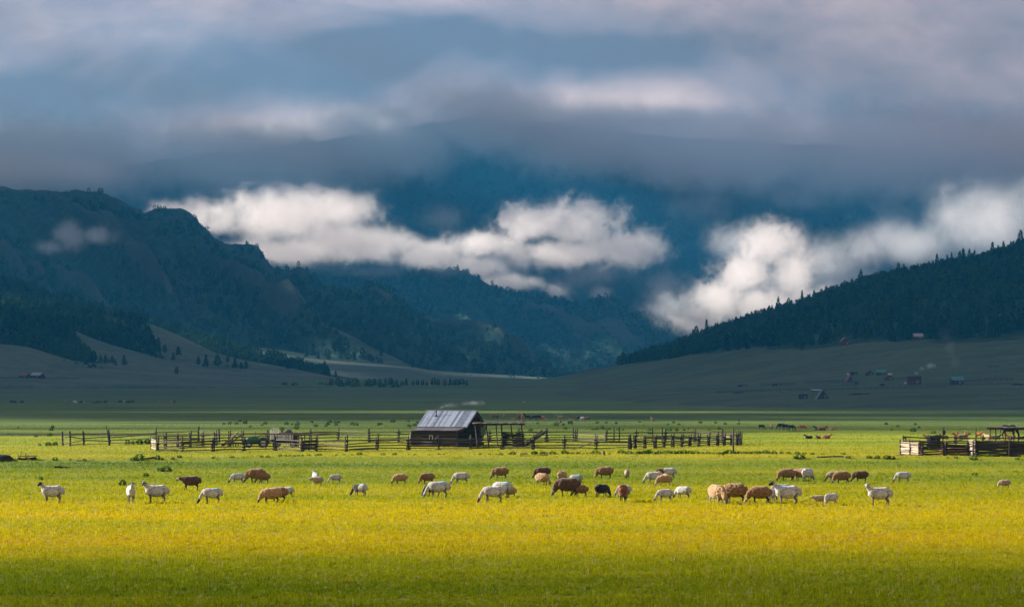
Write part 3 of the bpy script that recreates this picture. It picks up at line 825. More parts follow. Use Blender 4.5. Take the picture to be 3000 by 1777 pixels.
def torus_mesh(name, R0, r, n=28, k=8, axis='Y'):
    V, Q = [], []
    for i in range(n):
        a = 6.283185 * i / n
        for j in range(k):
            b = 6.283185 * j / k
            rr = R0 + r * math.cos(b); h = r * 1.15 * math.sin(b)
            V.append((rr * math.cos(a), h, rr * math.sin(a)))
    for i in range(n):
        for j in range(k): Q.append((i * k + j, ((i + 1) % n) * k + j, ((i + 1) % n) * k + (j + 1) % k, i * k + (j + 1) % k))
    return mesh_np(name, np.array(V), quads=np.array(Q), smooth=True)
def disc_mesh(name, r, w, n=20, hub=.3):
    prof = [(0, -w), (hub * r, -w), (hub * r * 1.1, -w * .6), (r * .86, -w * .45), (r * .9, -w), (r, -w), (r, w), (r * .9, w), (r * .86, w * .45), (hub * r * 1.1, w * .6), (hub * r, w), (0, w)]
    V, Fs = [], []
    for i in range(n):
        a = 6.283185 * i / n
        for (rr, h) in prof: V.append((rr * math.cos(a), h, rr * math.sin(a)))
    k = len(prof)
    for i in range(n):
        for j in range(k - 1): Fs.append((i * k + j, i * k + j + 1, ((i + 1) % n) * k + j + 1, ((i + 1) % n) * k + j))
    return poly_mesh(name, V, Fs)
def wheel(parent, c, r, w, rim_f=.58):
    root = obj('wheel', torus_mesh('wheel', r * .76, r * .26, axis='Y'), parent, M_rubber)
    root.location = c
    root.scale = (1, w / (r * .26), 1)
    obj('rim', disc_mesh('rim', r * rim_f, w * .55), root, M_rim)
    return root

# ------------------------------------------------------------------ fences
def fence(label, posts, n_rails, h, rr=.055, pr=.07, double=True, top=.45, rail_m=None, gap0=.16, skip=(), jit=.05, post_m=None, crib=True, name='rail_fence', rails_in=None):
    P = [foot(u, v) if not isinstance(u, Vector) else u for (u, v) in posts]
    root = empty(name, P[0]); tag(root, label, 'fence', 'timber fences and corrals')
    bpy.context.view_layer.update() if False else None
    for i, p in enumerate(P):
        nx = (P[min(i + 1, len(P) - 1)] - P[max(i - 1, 0)]); nx.z = 0
        side = Vector((-nx.y, nx.x, 0)).normalized()
        offs = (-1, 1) if double else (0,)
        for s in offs:
            hh = h + top * random.uniform(.55, 1.1) * (1 if s <= 0 else .75)
            o = side * s * (rr + pr * .8) + nx.normalized() * random.uniform(-.03, .05)
            lean = Vector((random.uniform(-.05, .05), random.uniform(-.04, .04), 0))
            log('post', root, p + o + Vector((0, 0, -.25)), p + o + lean + Vector((0, 0, hh)), pr * random.uniform(.85, 1.15), post_m or M_wood)
        if crib:
            for k in range(n_rails):            # short blocks that carry the rails
                z = gap0 * .5 + (h - gap0) * k / max(n_rails - 1, 1)
                dn = nx.normalized() * .20 * random.uniform(.7, 1.3)
                log('block', root, p - dn + Vector((0, 0, z)), p + dn + Vector((0, 0, z)), rr * random.uniform(.95, 1.25))
    for i in range(len(P) - 1):
        if i in skip: continue
        a, b = P[i], P[i + 1]; d = (b - a).normalized()
        for k in range(n_rails):
            z = gap0 + (h - gap0) * k / max(n_rails - 1, 1)
            m = rail_m or (M_wood if random.random() < .82 else M_end)
            log('rail', root, a - d * random.uniform(.08, .25) + Vector((0, 0, z + random.uniform(-jit, jit))), b + d * random.uniform(.08, .25) + Vector((0, 0, z + random.uniform(-jit, jit))), rr * random.uniform(.8, 1.2), m)
    return root
fence('long low rail fence running across in front of the cabin', [(461, 1321), (534, 1323), (624, 1322), (716, 1320), (806, 1319), (884, 1322), (926, 1320), (1015, 1322), (1105, 1317), (1197, 1317.5), (1285, 1317), (1378, 1317), (1472, 1316), (1562, 1316), (1653, 1315), (1747, 1316), (1845, 1315)], 4, .98, rr=.060, pr=.065, top=.55)
fence('short pale plank end panel at the left end of the corral', [(445, 1316), (461, 1320.5)], 5, .98, rr=.075, rail_m=M_pale, pr=.05, top=.5, crib=False)  # pale rails: sunlight on this end put into the colour
fence('tall gappy pole fence at the far left of the corral', [(184, 1305.5), (205, 1306), (244, 1304.5), (319, 1304.5), (456, 1295), (582, 1293), (641, 1296)], 4, 1.18, rr=.05, pr=.105, double=False, top=.55, gap0=.12, jit=.16, crib=False)
fence('long back rail fence of the corral running behind the tractor and cabin', [(484, 1313), (520, 1311), (558, 1309), (595, 1307), (632, 1304), (673, 1302), (711, 1300), (785, 1297), (826, 1296), (910, 1295), (991, 1292.5), (1082, 1294), (1168, 1293.5), (1300, 1293), (1435, 1295), (1520, 1294), (1602, 1293), (1688, 1292.6), (1777, 1296), (1865, 1296), (1950, 1296), (2037, 1294), (2118, 1298), (2166, 1302)], 4, 1.12, rr=.058, pr=.065, top=.5)
fence('close-posted curving pen fence at the right end of the corral', [(1845, 1315), (1860, 1313.5), (1889, 1312.5), (1919, 1312), (1945, 1309.5), (1971, 1308.5), (1998, 1308), (2022, 1307.5), (2048, 1307), (2076, 1305.5), (2102, 1305), (2122, 1304.5), (2143, 1304), (2160, 1303.5), (2169, 1303)], 5, 1.02, rr=.055, pr=.075, top=.40, jit=.09)
# log-walled corral at the right; its sunlit ends have the sun in their timber colour
pA, pB, pC, pD_, pE = foot(2641, 1331), foot(2669, 1332.5), foot(2698, 1334), foot(2841, 1334.5), foot(2856, 1336)
fence('sunlit plank end wall of the log corral at the right', [(pA, 0), (pB, 0), (pC, 0)], 7, 1.06, rr=.085, rail_m=M_pale, pr=.055, top=.32, gap0=.12, jit=.03, crib=True)
fence('dark log wall of the right-hand corral with gaps at the bottom', [(pC, 0), (pC.lerp(pD_, .5), 0), (pD_, 0)], 6, 1.12, rr=.08, pr=.075, top=.25, jit=.03, rail_m=M_log)
fence('short crooked sunlit log end beside the hay in the right corral', [(pD_ + Vector((0, .1, 0)), 0), (pE, 0)], 7, 1.25, rr=.095, rail_m=M_pale, pr=.06, top=.15, jit=.07)
pF = foot(3060, 1338)
fence('tall solid dark log wall at the right edge', [(pE + Vector((.1, .1, 0)), 0), (pE.lerp(pF, .5), 0), (pF, 0)], 9, 1.28, rr=.095, pr=.075, top=.15, gap0=.10, jit=.02, rail_m=M_log)
fence('back rails of the right-hand corral', [(2650, 1318), (2720, 1317.5), (2800, 1317), (2880, 1318), (2960, 1319), (3060, 1320)], 4, 1.2, rr=.06, pr=.06, top=.3, rail_m=M_log)

def single_post(name, u, v, top_v, r, label, lean=(0, 0)):
    p = foot(u, v); h = (v - top_v) / F * p.y
    o = log(name, None, p - Vector((0, 0, .2)), p + Vector((lean[0], lean[1], h)), r)
    tag(o, label, 'post', 'lone posts'); return o
single_post('gate_post', 2149, 1329, 1255, .085, 'tall lone post standing on the grass in front of the pen fence')
single_post('tall_post', 1679.6, 1292, 1251, .085, 'tall pale post by the back fence, left of the pair of tall posts')
single_post('tall_post', 1798, 1295.5, 1250, .09, 'left one of the two tall posts standing together at the back fence')
single_post('tall_post', 1814, 1294.5, 1251, .08, 'right one of the two tall posts standing together at the back fence')
single_post('tall_post', 1911, 1295.5, 1251, .085, 'tall post rising behind the left part of the pen fence')
single_post('tall_post', 1940, 1296, 1252, .075, 'pale tall post next to the pen fence')
single_post('tall_post', 2032.5, 1297, 1254, .05, 'thin tall post behind the middle of the pen fence')
single_post('tall_pole', 2762, 1318, 1251, .06, 'thin tall pole inside the right corral beside the dark horse')
single_post('tall_pole', 2858, 1320, 1254, .07, 'tall pole at the hay end of the right corral')
single_post('leaning_pole', 320, 1304, 1246, .045, 'thin pole leaning against the tall left fence', lean=(-.32, .1))
# lone diagonal poles, logs and boards
def ground_log(u0, v0, u1, v1, r, label, m=None, name='fallen_log', lift=0.):
    a, b = foot(u0, v0), foot(u1, v1)
    o = log(name, None, a + Vector((0, 0, r * .7)), b + Vector((0, 0, r * .7 + lift)), r, m)
    tag(o, label, 'log', 'logs and boards lying about'); return o
ground_log(158, 1371, 206, 1370.5, .09, 'dark log lying alone in the grass at the left')
ground_log(223, 1349.5, 278, 1348.5, .06, 'thin pale pole lying in the grass beside a small shrub at the left', M_end)
ground_log(416, 1345, 452, 1342.5, .10, 'short thick log between two leafy shrubs at the left')
ground_log(2621, 1334, 2660, 1334, .05, 'pale board lying in the grass at the corner of the right corral', M_pale, 'board')
ground_log(2393, 1339.5, 2472, 1339, .07, 'long dark log lying in the grass left of the right corral')
ground_log(1523, 1335, 1605, 1334, .05, 'dark pole lying in the grass in front of the middle fence')
ground_log(1844, 1335.5, 1872, 1335.5, .03, 'pale stick lying in the grass near the stump', M_pale, 'board')
ground_log(1025, 1318.5, 1100, 1316.5, .11, 'bent log lying under the front fence left of the cabin')
o = log('leaning_pole', None, foot(1672, 1317), foot(1757, 1317) + Vector((0, 0, .95)), .055, M_end); tag(o, 'long pole leaning diagonally on the front fence right of the cabin', 'pole')
def stump():
    p = foot(1769, 1332.5)
    me = log_mesh('tree_stump', 77, sides=10, segs=3, taper=.1, wob=.03)
    o = obj('tree_stump', me, m=M_end); o.location = p - Vector((0, 0, .1)); o.rotation_euler = (0, -R(90), 0); o.scale = (.47, .15, .15)
    tag(o, 'short upright tree stump in the shrubs in front of the corral', 'stump')
stump()
# hitching frame over the truck
def hitch():
    y = 235.0; root = empty('hitching_rail', ((770 - UC) / F * y, y, 0)); tag(root, 'long pale pole laid on posts in front of the truck', 'hitching rail')
    X = lambda u, D=y: (u - UC) / F * D
    for u in (779, 855, 875, 882, 931, 893, 913):
        D = y if u in (779, 882, 931) else y + 2.5
        p = Vector((X(u, D), D, height(X(u, D), D)))
        log('post', root, p - Vector((0, 0, .2)), p + Vector((random.uniform(-.06, .06), 0, 1.40)), .06, M_wood)
    log('beam', root, (X(769), y, 1.43), (X(880), y, 1.47), .065, M_end); log('beam', root, (X(872), y + .05, 1.52), (X(935), y, 1.45), .06, M_end); log('beam', root, (X(930), y, 1.46), (X(963), y + .4, 1.48), .045, M_wood)
hitch()
def gate():
    a, b = foot(884, 1321), foot(926, 1319.5)
    root = empty('plank_gate', a); tag(root, 'stout gate of broad dark planks in the front fence', 'gate')
    for k, z in enumerate((.25, .55, .85)): log('plank', root, a + Vector((0, .15, z)), b + Vector((0, .15, z + .04)), .10, M_wood, square=True, flat=.5, roll=R(90))
    for p in (a.lerp(b, .12), a.lerp(b, .5)): log('brace', root, p + Vector((0, .10, .05)), p + Vector((0, .10, 1.)), .08, M_wood)
gate()
# timbers piled as a ramp
def ramp(label, u0, v0, u1, z1, n, m, r=.06):
    a = foot(u0, v0); b = Vector(((u1 - UC) / F * a.y, a.y + .6, z1))
    root = empty('plank_ramp', a); tag(root, label, 'plank pile')
    for i in range(n):
        d = Vector((random.uniform(-.25, .25), -.25 + .5 * i / n, random.uniform(-.03, .12)))
        log('plank', root, a + d + Vector((random.uniform(-.2, .3), 0, .03)), b + d + Vector((random.uniform(-.35, .2), 0, random.uniform(-.1, .12))), r, m, square=i % 2 == 0)
    return root
ramp('bundle of long planks propped up slantwise beside the pole shed', 1537, 1306, 1600, 1.55, 8, M_wood, .075)
ramp('broken boards sticking up slantwise behind the corral left of the tractor', 660, 1308, 702, 1.35, 6, M_end, .08)

# ------------------------------------------------------------------ cabin
def cabin():
    th = R(26); e = Vector((math.cos(th), -math.sin(th), 0)); n = Vector((-math.sin(th), -math.cos(th), 0))
    L, hw, ln = 5.75, 2.2, 2.0
    zr, ze, zl = 3.66, 2.08, 1.66
    c = Vector((-6.2, 246.6, float(ground_z(-6.2, 246.6))))
    root = empty('log_cabin', c); root.rotation_euler = (0, 0, -th)
    tag(root, 'small weathered log cabin with a shiny tin roof and lean-to', 'cabin')
    # local: x along ridge, -y front
    M_ = root.matrix_basis.copy(); M_ = Matrix.Translation(c) @ Matrix.Rotation(-th, 4, 'Z'); root.matrix_basis = M_
    W = lambda x, y, z: M_ @ Vector((x, y, z))
    x0, x1 = -L / 2 + .25, L / 2 - .25
    yb, yf, yl = hw - .25, -hw + .1, -hw - ln + .3
    # wall cores (dark chinking set behind the logs)
    gab = [(yl + .12, 0), (yb - .1, 0), (yb - .1, ze - .02), (0, zr - .12), (yf, ze - .02), (yl + .12, zl - .08)]
    V = [(x0 + .1, y, z) for y, z in gab] + [(x1 - .1, y, z) for y, z in gab]; k = len(gab)
    Fs = [tuple(range(k)), tuple(range(2 * k - 1, k - 1, -1))] + [(i, (i + 1) % k, (i + 1) % k + k, i + k) for i in range(k)]
    obj('wall_core', poly_mesh('wall_core', V, Fs), root, M_log)
    # logs: front wall of the lean-to, right gable, left gable
    z = .10; i = 0
    while z < zl - .1:
        r = .085
        log('wall_log', root, W(x0 - .08, yl + .05, z), W(x1 + .08, yl + .05, z), r * random.uniform(.92, 1.08), M_cabin)
        z += .155; i += 1
    z = .10
    while z < zr - .25:
        ya = yl + .1 if z < zl - .15 else (-(hw) * (zr - .15 - z) / (zr - ze) if z > ze - .1 else yf - (zl + .35 - z) * .0)
        yb2 = yb if z < ze else hw * (zr - .2 - z) / (zr - ze)
        for xs in (x1, x0):
            log('wall_log', root, W(xs, ya, z), W(xs, yb2 + .05, z), .088 * random.uniform(.92, 1.08), M_log)
        z += .16
    for (x, y) in ((x0 - .06, yl + .0), (x1 + .04, yl + .0)): log('corner_post', root, W(x, y - .05, 0), W(x, y - .05, zl - .02), .085, M_end if x < 0 else M_wood)  # left post paler: sunlight put into its colour
    # window of the lean-to
    wx = x0 + 2.28; wy = yl - .06
    fr = empty('window'); fr.parent = root; fr.location = (wx, wy, .95)
    for (lo, hi) in (((-.19, -.03, .19), (.19, .03, .235)), ((-.19, -.03, -.235), (.19, .03, -.19)), ((-.19, -.03, -.19), (-.15, .03, .19)), ((.15, -.03, -.19), (.19, .03, .19))): box('frame', fr, lo, hi, M_white)
    box('pane', fr, (-.15, .0, -.19), (.15, .015, .19), M_glass)
    # roof sheets
    def sheet(name, xa, xb, pa, pb, m, ribs):
        """ribbed sheet from ridge-side point pa=(y,z) to eave-side pb"""
        nseg = ribs * 2; V, Q = [], []
        for s in range(nseg + 1):
            x = xa + (xb - xa) * s / nseg; b = .034 if s % 2 else 0.
            for (y, zz) in (pa, pb): V.append((x, y, zz + b))
        for s in range(nseg): Q.append((2 * s, 2 * s + 1, 2 * s + 3, 2 * s + 2))
        me = poly_mesh(name, V, Q); o = obj(name, me, root, m)
        sd = o.modifiers.new('gauge', 'SOLIDIFY'); sd.thickness = .006
        return o
    ns = 20
    for s in range(ns):
        xa = -L / 2 + L * s / ns; xb = xa + L / ns + .03; up = .008 * (s % 2)
        sheet('roof_sheet', xa, xb, (0, zr + up), (-hw - .12, ze - .06 + up + random.uniform(-.015, .015)), M_tin, 2)
        sheet('roof_sheet', xa, xb, (0, zr + up), (hw + .12, ze - .06 + up), M_tin, 2)
    ns = 9
    for s in range(ns):
        xa = -L / 2 - .1 + (L - .1) * s / ns; xb = xa + (L - .1) / ns + .03; up = .008 * (s % 2)
        sheet('lean_to_sheet', xa, xb, (-hw + .25, ze - .12 + up), (-hw - ln - .05 + random.uniform(-.05, .05), zl + up), M_tin2, 4)
    log('ridge_cap', root, W(-L / 2 - .03, 0, zr + .02), W(L / 2 + .03, 0, zr + .02), .07, M_tin, square=True, flat=.6)
    for sgn in (-1, 1):
        for xs in (-L / 2 - .02, L / 2 + .02):
            log('bargeboard', root, W(xs, 0, zr - .03), W(xs, sgn * (hw + .12), ze - .10), .05, M_tin if xs > 0 and sgn < 0 else M_wood, square=True, flat=.6)
    # stove pipe
    py = -.78; pz = zr - (zr - ze) * .78 / (hw + .12)
    pp = log('stove_pipe', root, W(-1.42, py, pz - .1), W(-1.42, py, pz + .86), .062, M_iron)
    box('pipe_collar', root, (-1.54, py - .12, pz - .06), (-1.30, py + .12, pz + .06), M_iron)
    log('door_post', root, W(x1 + .12, .6, 0), W(x1 + .12, .6, 1.75), .06, M_wood)
    return root
CAB = cabin()
def tyre():
    p = foot(1285, 1317)
    o = obj('old_tyre', torus_mesh('old_tyre', .245, .075), m=M_rubber); o.location = (p.x + .01, p.y + .16, 1.0 + p.z); o.rotation_euler = (R(6), 0, R(10))
    tag(o, 'old tyre hung on the fence post in front of the cabin', 'tyre')
tyre()
# open pole shed beside the cabin
def pole_shed():
    X = lambda u, D: (u - UC) / F * D
    root = empty('pole_shed', (X(1400, 241), 241, 0)); tag(root, 'open pole shed with a sagging board roof beside the cabin', 'shed')
    zt = 2.30
    for (ut, ub, D, v) in ((1392, 1400, 240.5, 0), (1424, 1432, 244.0, 0), (1453, 1461, 239.5, 0), (1468.5, 1474, 242.0, 0), (1497, 1504, 244.5, 0), (1527, 1533, 242.5, 0)):
        log('post', root, (X(ub, D), D, -.2), (X(ut, D), D, zt), .075, M_wood)
    for D in (239.6, 242.2, 244.6):
        log('beam', root, (X(1388, D), D, zt + .02), (X(1538, D), D, zt + .06), .075, M_wood)
    for i in range(19):
        u = 1388 + 149 * i / 18 + random.uniform(-2, 2); z = zt + .12 + .02 * (i % 3)
        log('roof_board', root, (X(u, 239), 239 + random.uniform(-.15, .1), z), (X(u, 245), 245.2 + random.uniform(-.2, .3), z + .08), .20, M_wood, square=True, flat=.14, roll=0)
    # half-height board walls on the right
    for k in range(9):
        z = .15 + k * .16
        if z < 1.4: log('wall_board', root, (X(1502, 241.2), 241.2, z + random.uniform(-.02, .02)), (X(1538, 240.6) + random.uniform(-.1, .1), 240.6, z + .10), .085, M_log)
        log('wall_board', root, (X(1471, 243.5), 243.5, z + random.uniform(-.02, .02) + .05), (X(1503, 242.5), 242.5, z + .05), .08, M_log)
    log('prop', root, (X(1513, 242), 242, .3), (X(1513, 242), 242, 1.65), .04, M_wood); log('prop', root, (X(1516, 242), 242, .3), (X(1516, 242), 242, 1.65), .035, M_wood)
    return root
pole_shed()
def wash_board():
    D = 243.6; x = (1417 - UC) / F * D
    o = box('hanging_sheet', None, (x - .28, D, 1.25), (x + .22, D + .04, 2.05), plain_mat('blue_grey_sheet', (.16, .22, .26), var=.25)); tag(o, 'blue-grey sheet hanging at the cabin corner under the pole shed', 'sheet')
wash_board()
# shelter and stack in the right corral
def shelter():
    D0, D1_ = 222.0, 226.0
    X = lambda u, D: (u - UC) / F * D
    root = empty('open_shelter', (X(2900, D0), D0, 0)); tag(root, 'flat-roofed open shelter on thin poles at the right edge', 'shelter')
    zt = 2.12
    for i, u in enumerate((2900, 2916, 2944, 2969, 2982, 3020)):
        D = D0 if i % 2 == 0 else D1_
        log('post', root, (X(u, D), D, -.2), (X(u, D) + .03, D, zt), .065, M_wood)
    for D in (D0, D1_): log('beam', root, (X(2893, D), D, zt), (X(3060, D), D, zt + .02), .07, M_wood)
    for i in range(16):
        u = 2892 + 11 * i; z = zt + .10 + .02 * (i % 2)
        log('roof_board', root, (X(u, D0), D0 - .6, z), (X(u, D1_), D1_ + .6, z + .05), .19, M_wood, square=True, flat=.16, roll=0)
shelter()
def stack(label, u0, u1, v, z1, D=None, n=4):
    p = foot(u0, v); q = foot(u1, v); root = empty('timber_stack', p); tag(root, label, 'timber stack')
    r = z1 / (2 * n)
    for k in range(n):
        for j in range(3): log('beam', root, p + Vector((random.uniform(-.1, .1), j * 2 * r, r + 2 * r * k)), q + Vector((random.uniform(-.1, .1), j * 2 * r, r + 2 * r * k)), r, M_log)
stack('dark stacked beams behind the wall of the right corral', 2721, 2757, 1319, 1.42)
def heap(name, label, u, v, w, d, h, m, seed=0, cat='heap'):
    p = foot(u, v); V, Q = [], []; n, k = 26, 12
    g = np.random.default_rng(seed)
    for i in range(k + 1):
        t = i / k
        for j in range(n):
            a = 6.283185 * j / n; r = math.cos(t * 1.5708) ** .8
            b = 1 + .16 * math.sin(3 * a + seed) + .12 * g.uniform(-1, 1)
            V.append((w * r * b * math.cos(a), d * r * b * math.sin(a), h * math.sin(t * 1.5708) * (1 + .10 * g.uniform(-1, 1)) - .04))
    for i in range(k):
        for j in range(n): Q.append((i * n + j, i * n + (j + 1) % n, (i + 1) * n + (j + 1) % n, (i + 1) * n + j))
    o = obj(name, mesh_np(name, np.array(V), quads=np.array(Q), smooth=True), m=m); o.location = p
    tag(o, label, cat); return o
heap('hay_heap', 'rust-brown heap of old hay inside the right corral', 2800, 1327, 1.55, .8, .62, M_hay, 3, 'hay heap')
heap('earth_mound', 'dark earth mound at the left edge of the picture', -5, 1347, 1.35, .9, .52, M_earth, 5, 'mound')
# sledge with planks at the left
def sledge():
    a, b = foot(50, 1346), foot(105, 1346)
    root = empty('plank_sledge', a); tag(root, 'low timber sledge loaded with boards and upright stakes', 'sledge')
    for dy in (0, .5): log('runner', root, a + Vector((0, dy, .07)), b + Vector((0, dy, .07)), .06, M_wood)
    for x in (.12, .75, 1.35): log('crossbar', root, a + Vector((x, -.1, .18)), a + Vector((x, .65, .18)), .05, M_wood)
    for i in range(7): log('board', root, a + Vector((random.uniform(-.05, .2), -.1 + .1 * i, .27 + .03 * (i % 3))), b + Vector((random.uniform(-.2, .1), -.1 + .1 * i, .30 + .03 * (i % 3))), .055, M_end if i < 4 else M_wood, square=True, flat=.5, roll=0)
    for i in range(3): log('board', root, b + Vector((-.55, .05 + .15 * i, .10)), b + Vector((0, .05 + .15 * i, .14)), .09, M_log)
    for (x, y, h) in ((.10, -.05, .55), (.24, .4, .70), (.72, -.05, .60), (.87, .4, .50)): log('stake', root, a + Vector((x, y, .05)), a + Vector((x, y, h)), .022, M_wood)
sledge()
o = box('yellow_board', None, (0, 0, 0), (.33, .10, .10), M_yellow); o.location = foot(79, 1348.0); tag(o, 'small yellow board lying by the sledge', 'board')

# ------------------------------------------------------------------ tractor
def tractor():
    D = 238.5; x = (757 - UC) / F * D
    root = empty('tractor', (x, D, float(ground_z(x, D)))); tag(root, 'small green tractor parked inside the corral', 'tractor')
    root.rotation_euler = (0, 0, R(4))
    hood = [(-1.12, .58), (-1.16, .80), (-1.08, .98), (-.80, 1.06), (-.30, 1.12), (.02, 1.10), (.05, .62), (-.4, .60)]
    o = obj('hood', prism_mesh('hood', hood, -.24, .24), root, M_green); bv = o.modifiers.new('soft', 'BEVEL'); bv.width = .04; bv.segments = 2
    box('grille', root, (-1.185, -.17, .62), (-1.14, .17, .92), M_iron)
    for s in (-1, 1): obj('headlight', disc_mesh('headlight', .06, .03), root, M_white).matrix_local = Matrix.Translation((-1.17, s * .21, .80)) @ Matrix.Rotation(R(90), 4, 'Z')
    box('engine', root, (-.95, -.19, .36), (.15, .19, .66), M_iron, .03)
    box('gearbox', root, (.05, -.22, .34), (.78, .22, .74), M_iron, .04)
    box('front_axle', root, (-.98, -.50, .30), (-.86, .50, .40), M_iron)
    log('exhaust_pipe', root, root.matrix_basis @ Vector((-.28, .12, 1.08)), root.matrix_basis @ Vector((-.28, .12, 1.62)), .03, M_iron)
    log('steering_column', root, root.matrix_basis @ Vector((.05, 0, 1.0)), root.matrix_basis @ Vector((.22, 0, 1.28)), .022, M_iron)
    sw = obj('steering_wheel', torus_mesh('steering_wheel', .17, .018, 18, 6), root, M_iron); sw.location = (.23, 0, 1.29); sw.rotation_euler = (R(90), R(0), 0); sw.rotation_euler = (R(90), R(28), 0)
    box('seat', root, (.42, -.2, .88), (.78, .2, .97), M_iron, .03); box('seat_back', root, (.72, -.2, .95), (.80, .2, 1.22), M_iron, .03)
    for s in (-1, 1):
        wr = wheel(root, (.50, s * .56, .50), .50, .13); wf = wheel(root, (-.90, s * .48, .29), .29, .085)
        V, Q = [], []
        for i in range(11):
            a = R(8 + 165 * i / 10); 
            for yy in (s * .40, s * .72): V.append((.50 - .58 * math.cos(a), yy, .50 + .56 * math.sin(a)))
        for i in range(10): Q.append((2 * i, 2 * i + 1, 2 * i + 3, 2 * i + 2))
        f = obj('fender', poly_mesh('fender', V, Q, True), root, M_green); sd = f.modifiers.new('g', 'SOLIDIFY'); sd.thickness = .02
        box('fender_side', root, (.1, s * .40 - .01, .75), (.9, s * .40 + .01, 1.0), M_green)
    box('rear_hitch', root, (.78, -.25, .40), (1.12, .25, .62), M_iron)
    log('hitch_lever', root, root.matrix_basis @ Vector((.9, .1, .55)), root.matrix_basis @ Vector((1.0, .1, 1.05)), .022, M_iron)
tractor()
# ------------------------------------------------------------------ truck
def truck():
    D = 240.5; x = (832 - UC) / F * D
    root = empty('truck', (x, D, float(ground_z(x, D)))); tag(root, 'small pale truck bed under a dark tarpaulin, parked in the corral', 'truck')
    root.rotation_euler = (0, 0, R(-5))
    box('bed_floor', root, (-1.22, -.70, .74), (1.05, .70, .80), M_iron)
    for s in (-1, 1): box('side_board', root, (-1.22, s * .71 - .02, .80), (1.05, s * .71 + .02, 1.26), M_white, .008)
    for z in (.90, 1.0, 1.12, 1.22):
        box('side_rib', root, (-1.21, -.755, z - .012), (1.04, -.73, z + .012), M_white)
    for xx in (-.55, .32, .62): box('side_stake', root, (xx - .02, -.77, .80), (xx + .02, -.732, 1.28), M_iron)
    box('tail_board', root, (-1.25, -.70, .80), (-1.22, .70, 1.26), M_white, .008)
    # upright rack behind the bed
    for y in (-.62, .62):
        log('rack_post', root, root.matrix_basis @ Vector((-1.22, y, .8)), root.matrix_basis @ Vector((-1.20, y, 1.82)), .035, M_white)
    mb = root.matrix_basis
    for z in (1.45, 1.88): log('rack_bar', root, mb @ Vector((-1.20, -.6, z)), mb @ Vector((-.42, -.6, z)), .028, M_white); 
    log('rack_bar', root, mb @ Vector((-1.20, .6, 1.88)), mb @ Vector((-.42, .6, 1.88)), .028, M_white)
    for xx in (-1.0, -.8, -.6, -.42): log('rack_bar', root, mb @ Vector((xx, -.6, 1.28)), mb @ Vector((xx, -.6, 1.88)), .02, M_white)
    # tarpaulin peak over the load
    V = [(-.60, -.7, 1.27), (1.05, -.7, 1.27), (1.05, .7, 1.27), (-.60, .7, 1.27), (.42, -.15, 1.80), (.60, .25, 1.78), (-.1, -.3, 1.47), (.95, -.2, 1.50), (.2, -.45, 1.55), (.72, -.4, 1.58)]
    Fs = [(0, 8, 6), (0, 1, 8), (1, 9, 8), (1, 7, 9), (8, 9, 4), (6, 8, 4), (9, 7, 4), (7, 5, 4), (7, 1, 2), (7, 2, 5), (2, 3, 5), (3, 6, 5), (6, 4, 5), (3, 0, 6)]
    t_ = obj('tarpaulin', poly_mesh('tarpaulin', V, Fs), root, M_tarp); sb = t_.modifiers.new('s', 'SUBSURF'); sb.subdivision_type = 'SIMPLE'; sb.levels = 1; sb.render_levels = 1
    o = box('cab_cover', root, (1.06, -.72, .42), (1.46, .70, 1.24), M_tarp, .06)
    box('chassis', root, (-1.1, -.45, .45), (1.3, .45, .73), M_iron)
    for s in (-1, 1):
        wheel(root, (-.75, s * .58, .33), .33, .10); wheel(root, (1.02, s * .58, .33), .33, .10)
    for body, size, loc, al in (('4R-TEEH', .16, (-.28, -.763, 1.00), 'CENTER'), ('A', .26, (.36, -.763, .96), 'LEFT')):
        fc = bpy.data.curves.new('lettering', 'FONT'); fc.body = body; fc.size = size; fc.extrude = .002; fc.align_x = al
        to = bpy.data.objects.new('lettering', fc); C.objects.link(to)
        dg = bpy.context.evaluated_depsgraph_get(); dg.update()
        me = bpy.data.meshes.new_from_object(to.evaluated_get(dg)); bpy.data.objects.remove(to)
        fo = obj('lettering', me, root, M_iron); fo.location = loc; fo.rotation_euler = (R(90), 0, 0)
truck()
def bench():
    a = foot(674, 1308); root = empty('plank_bench', a); tag(root, 'low dark plank bench standing behind the front fence left of the tractor', 'bench')
    log('plank', root, a + Vector((0, 0, .45)), a + Vector((.95, 0, .45)), .12, M_wood, square=True, flat=.5, roll=0)
    for x in (.08, .33, .58, .85): log('leg', root, a + Vector((x, 0, 0)), a + Vector((x, 0, .45)), .05, M_wood)
bench()

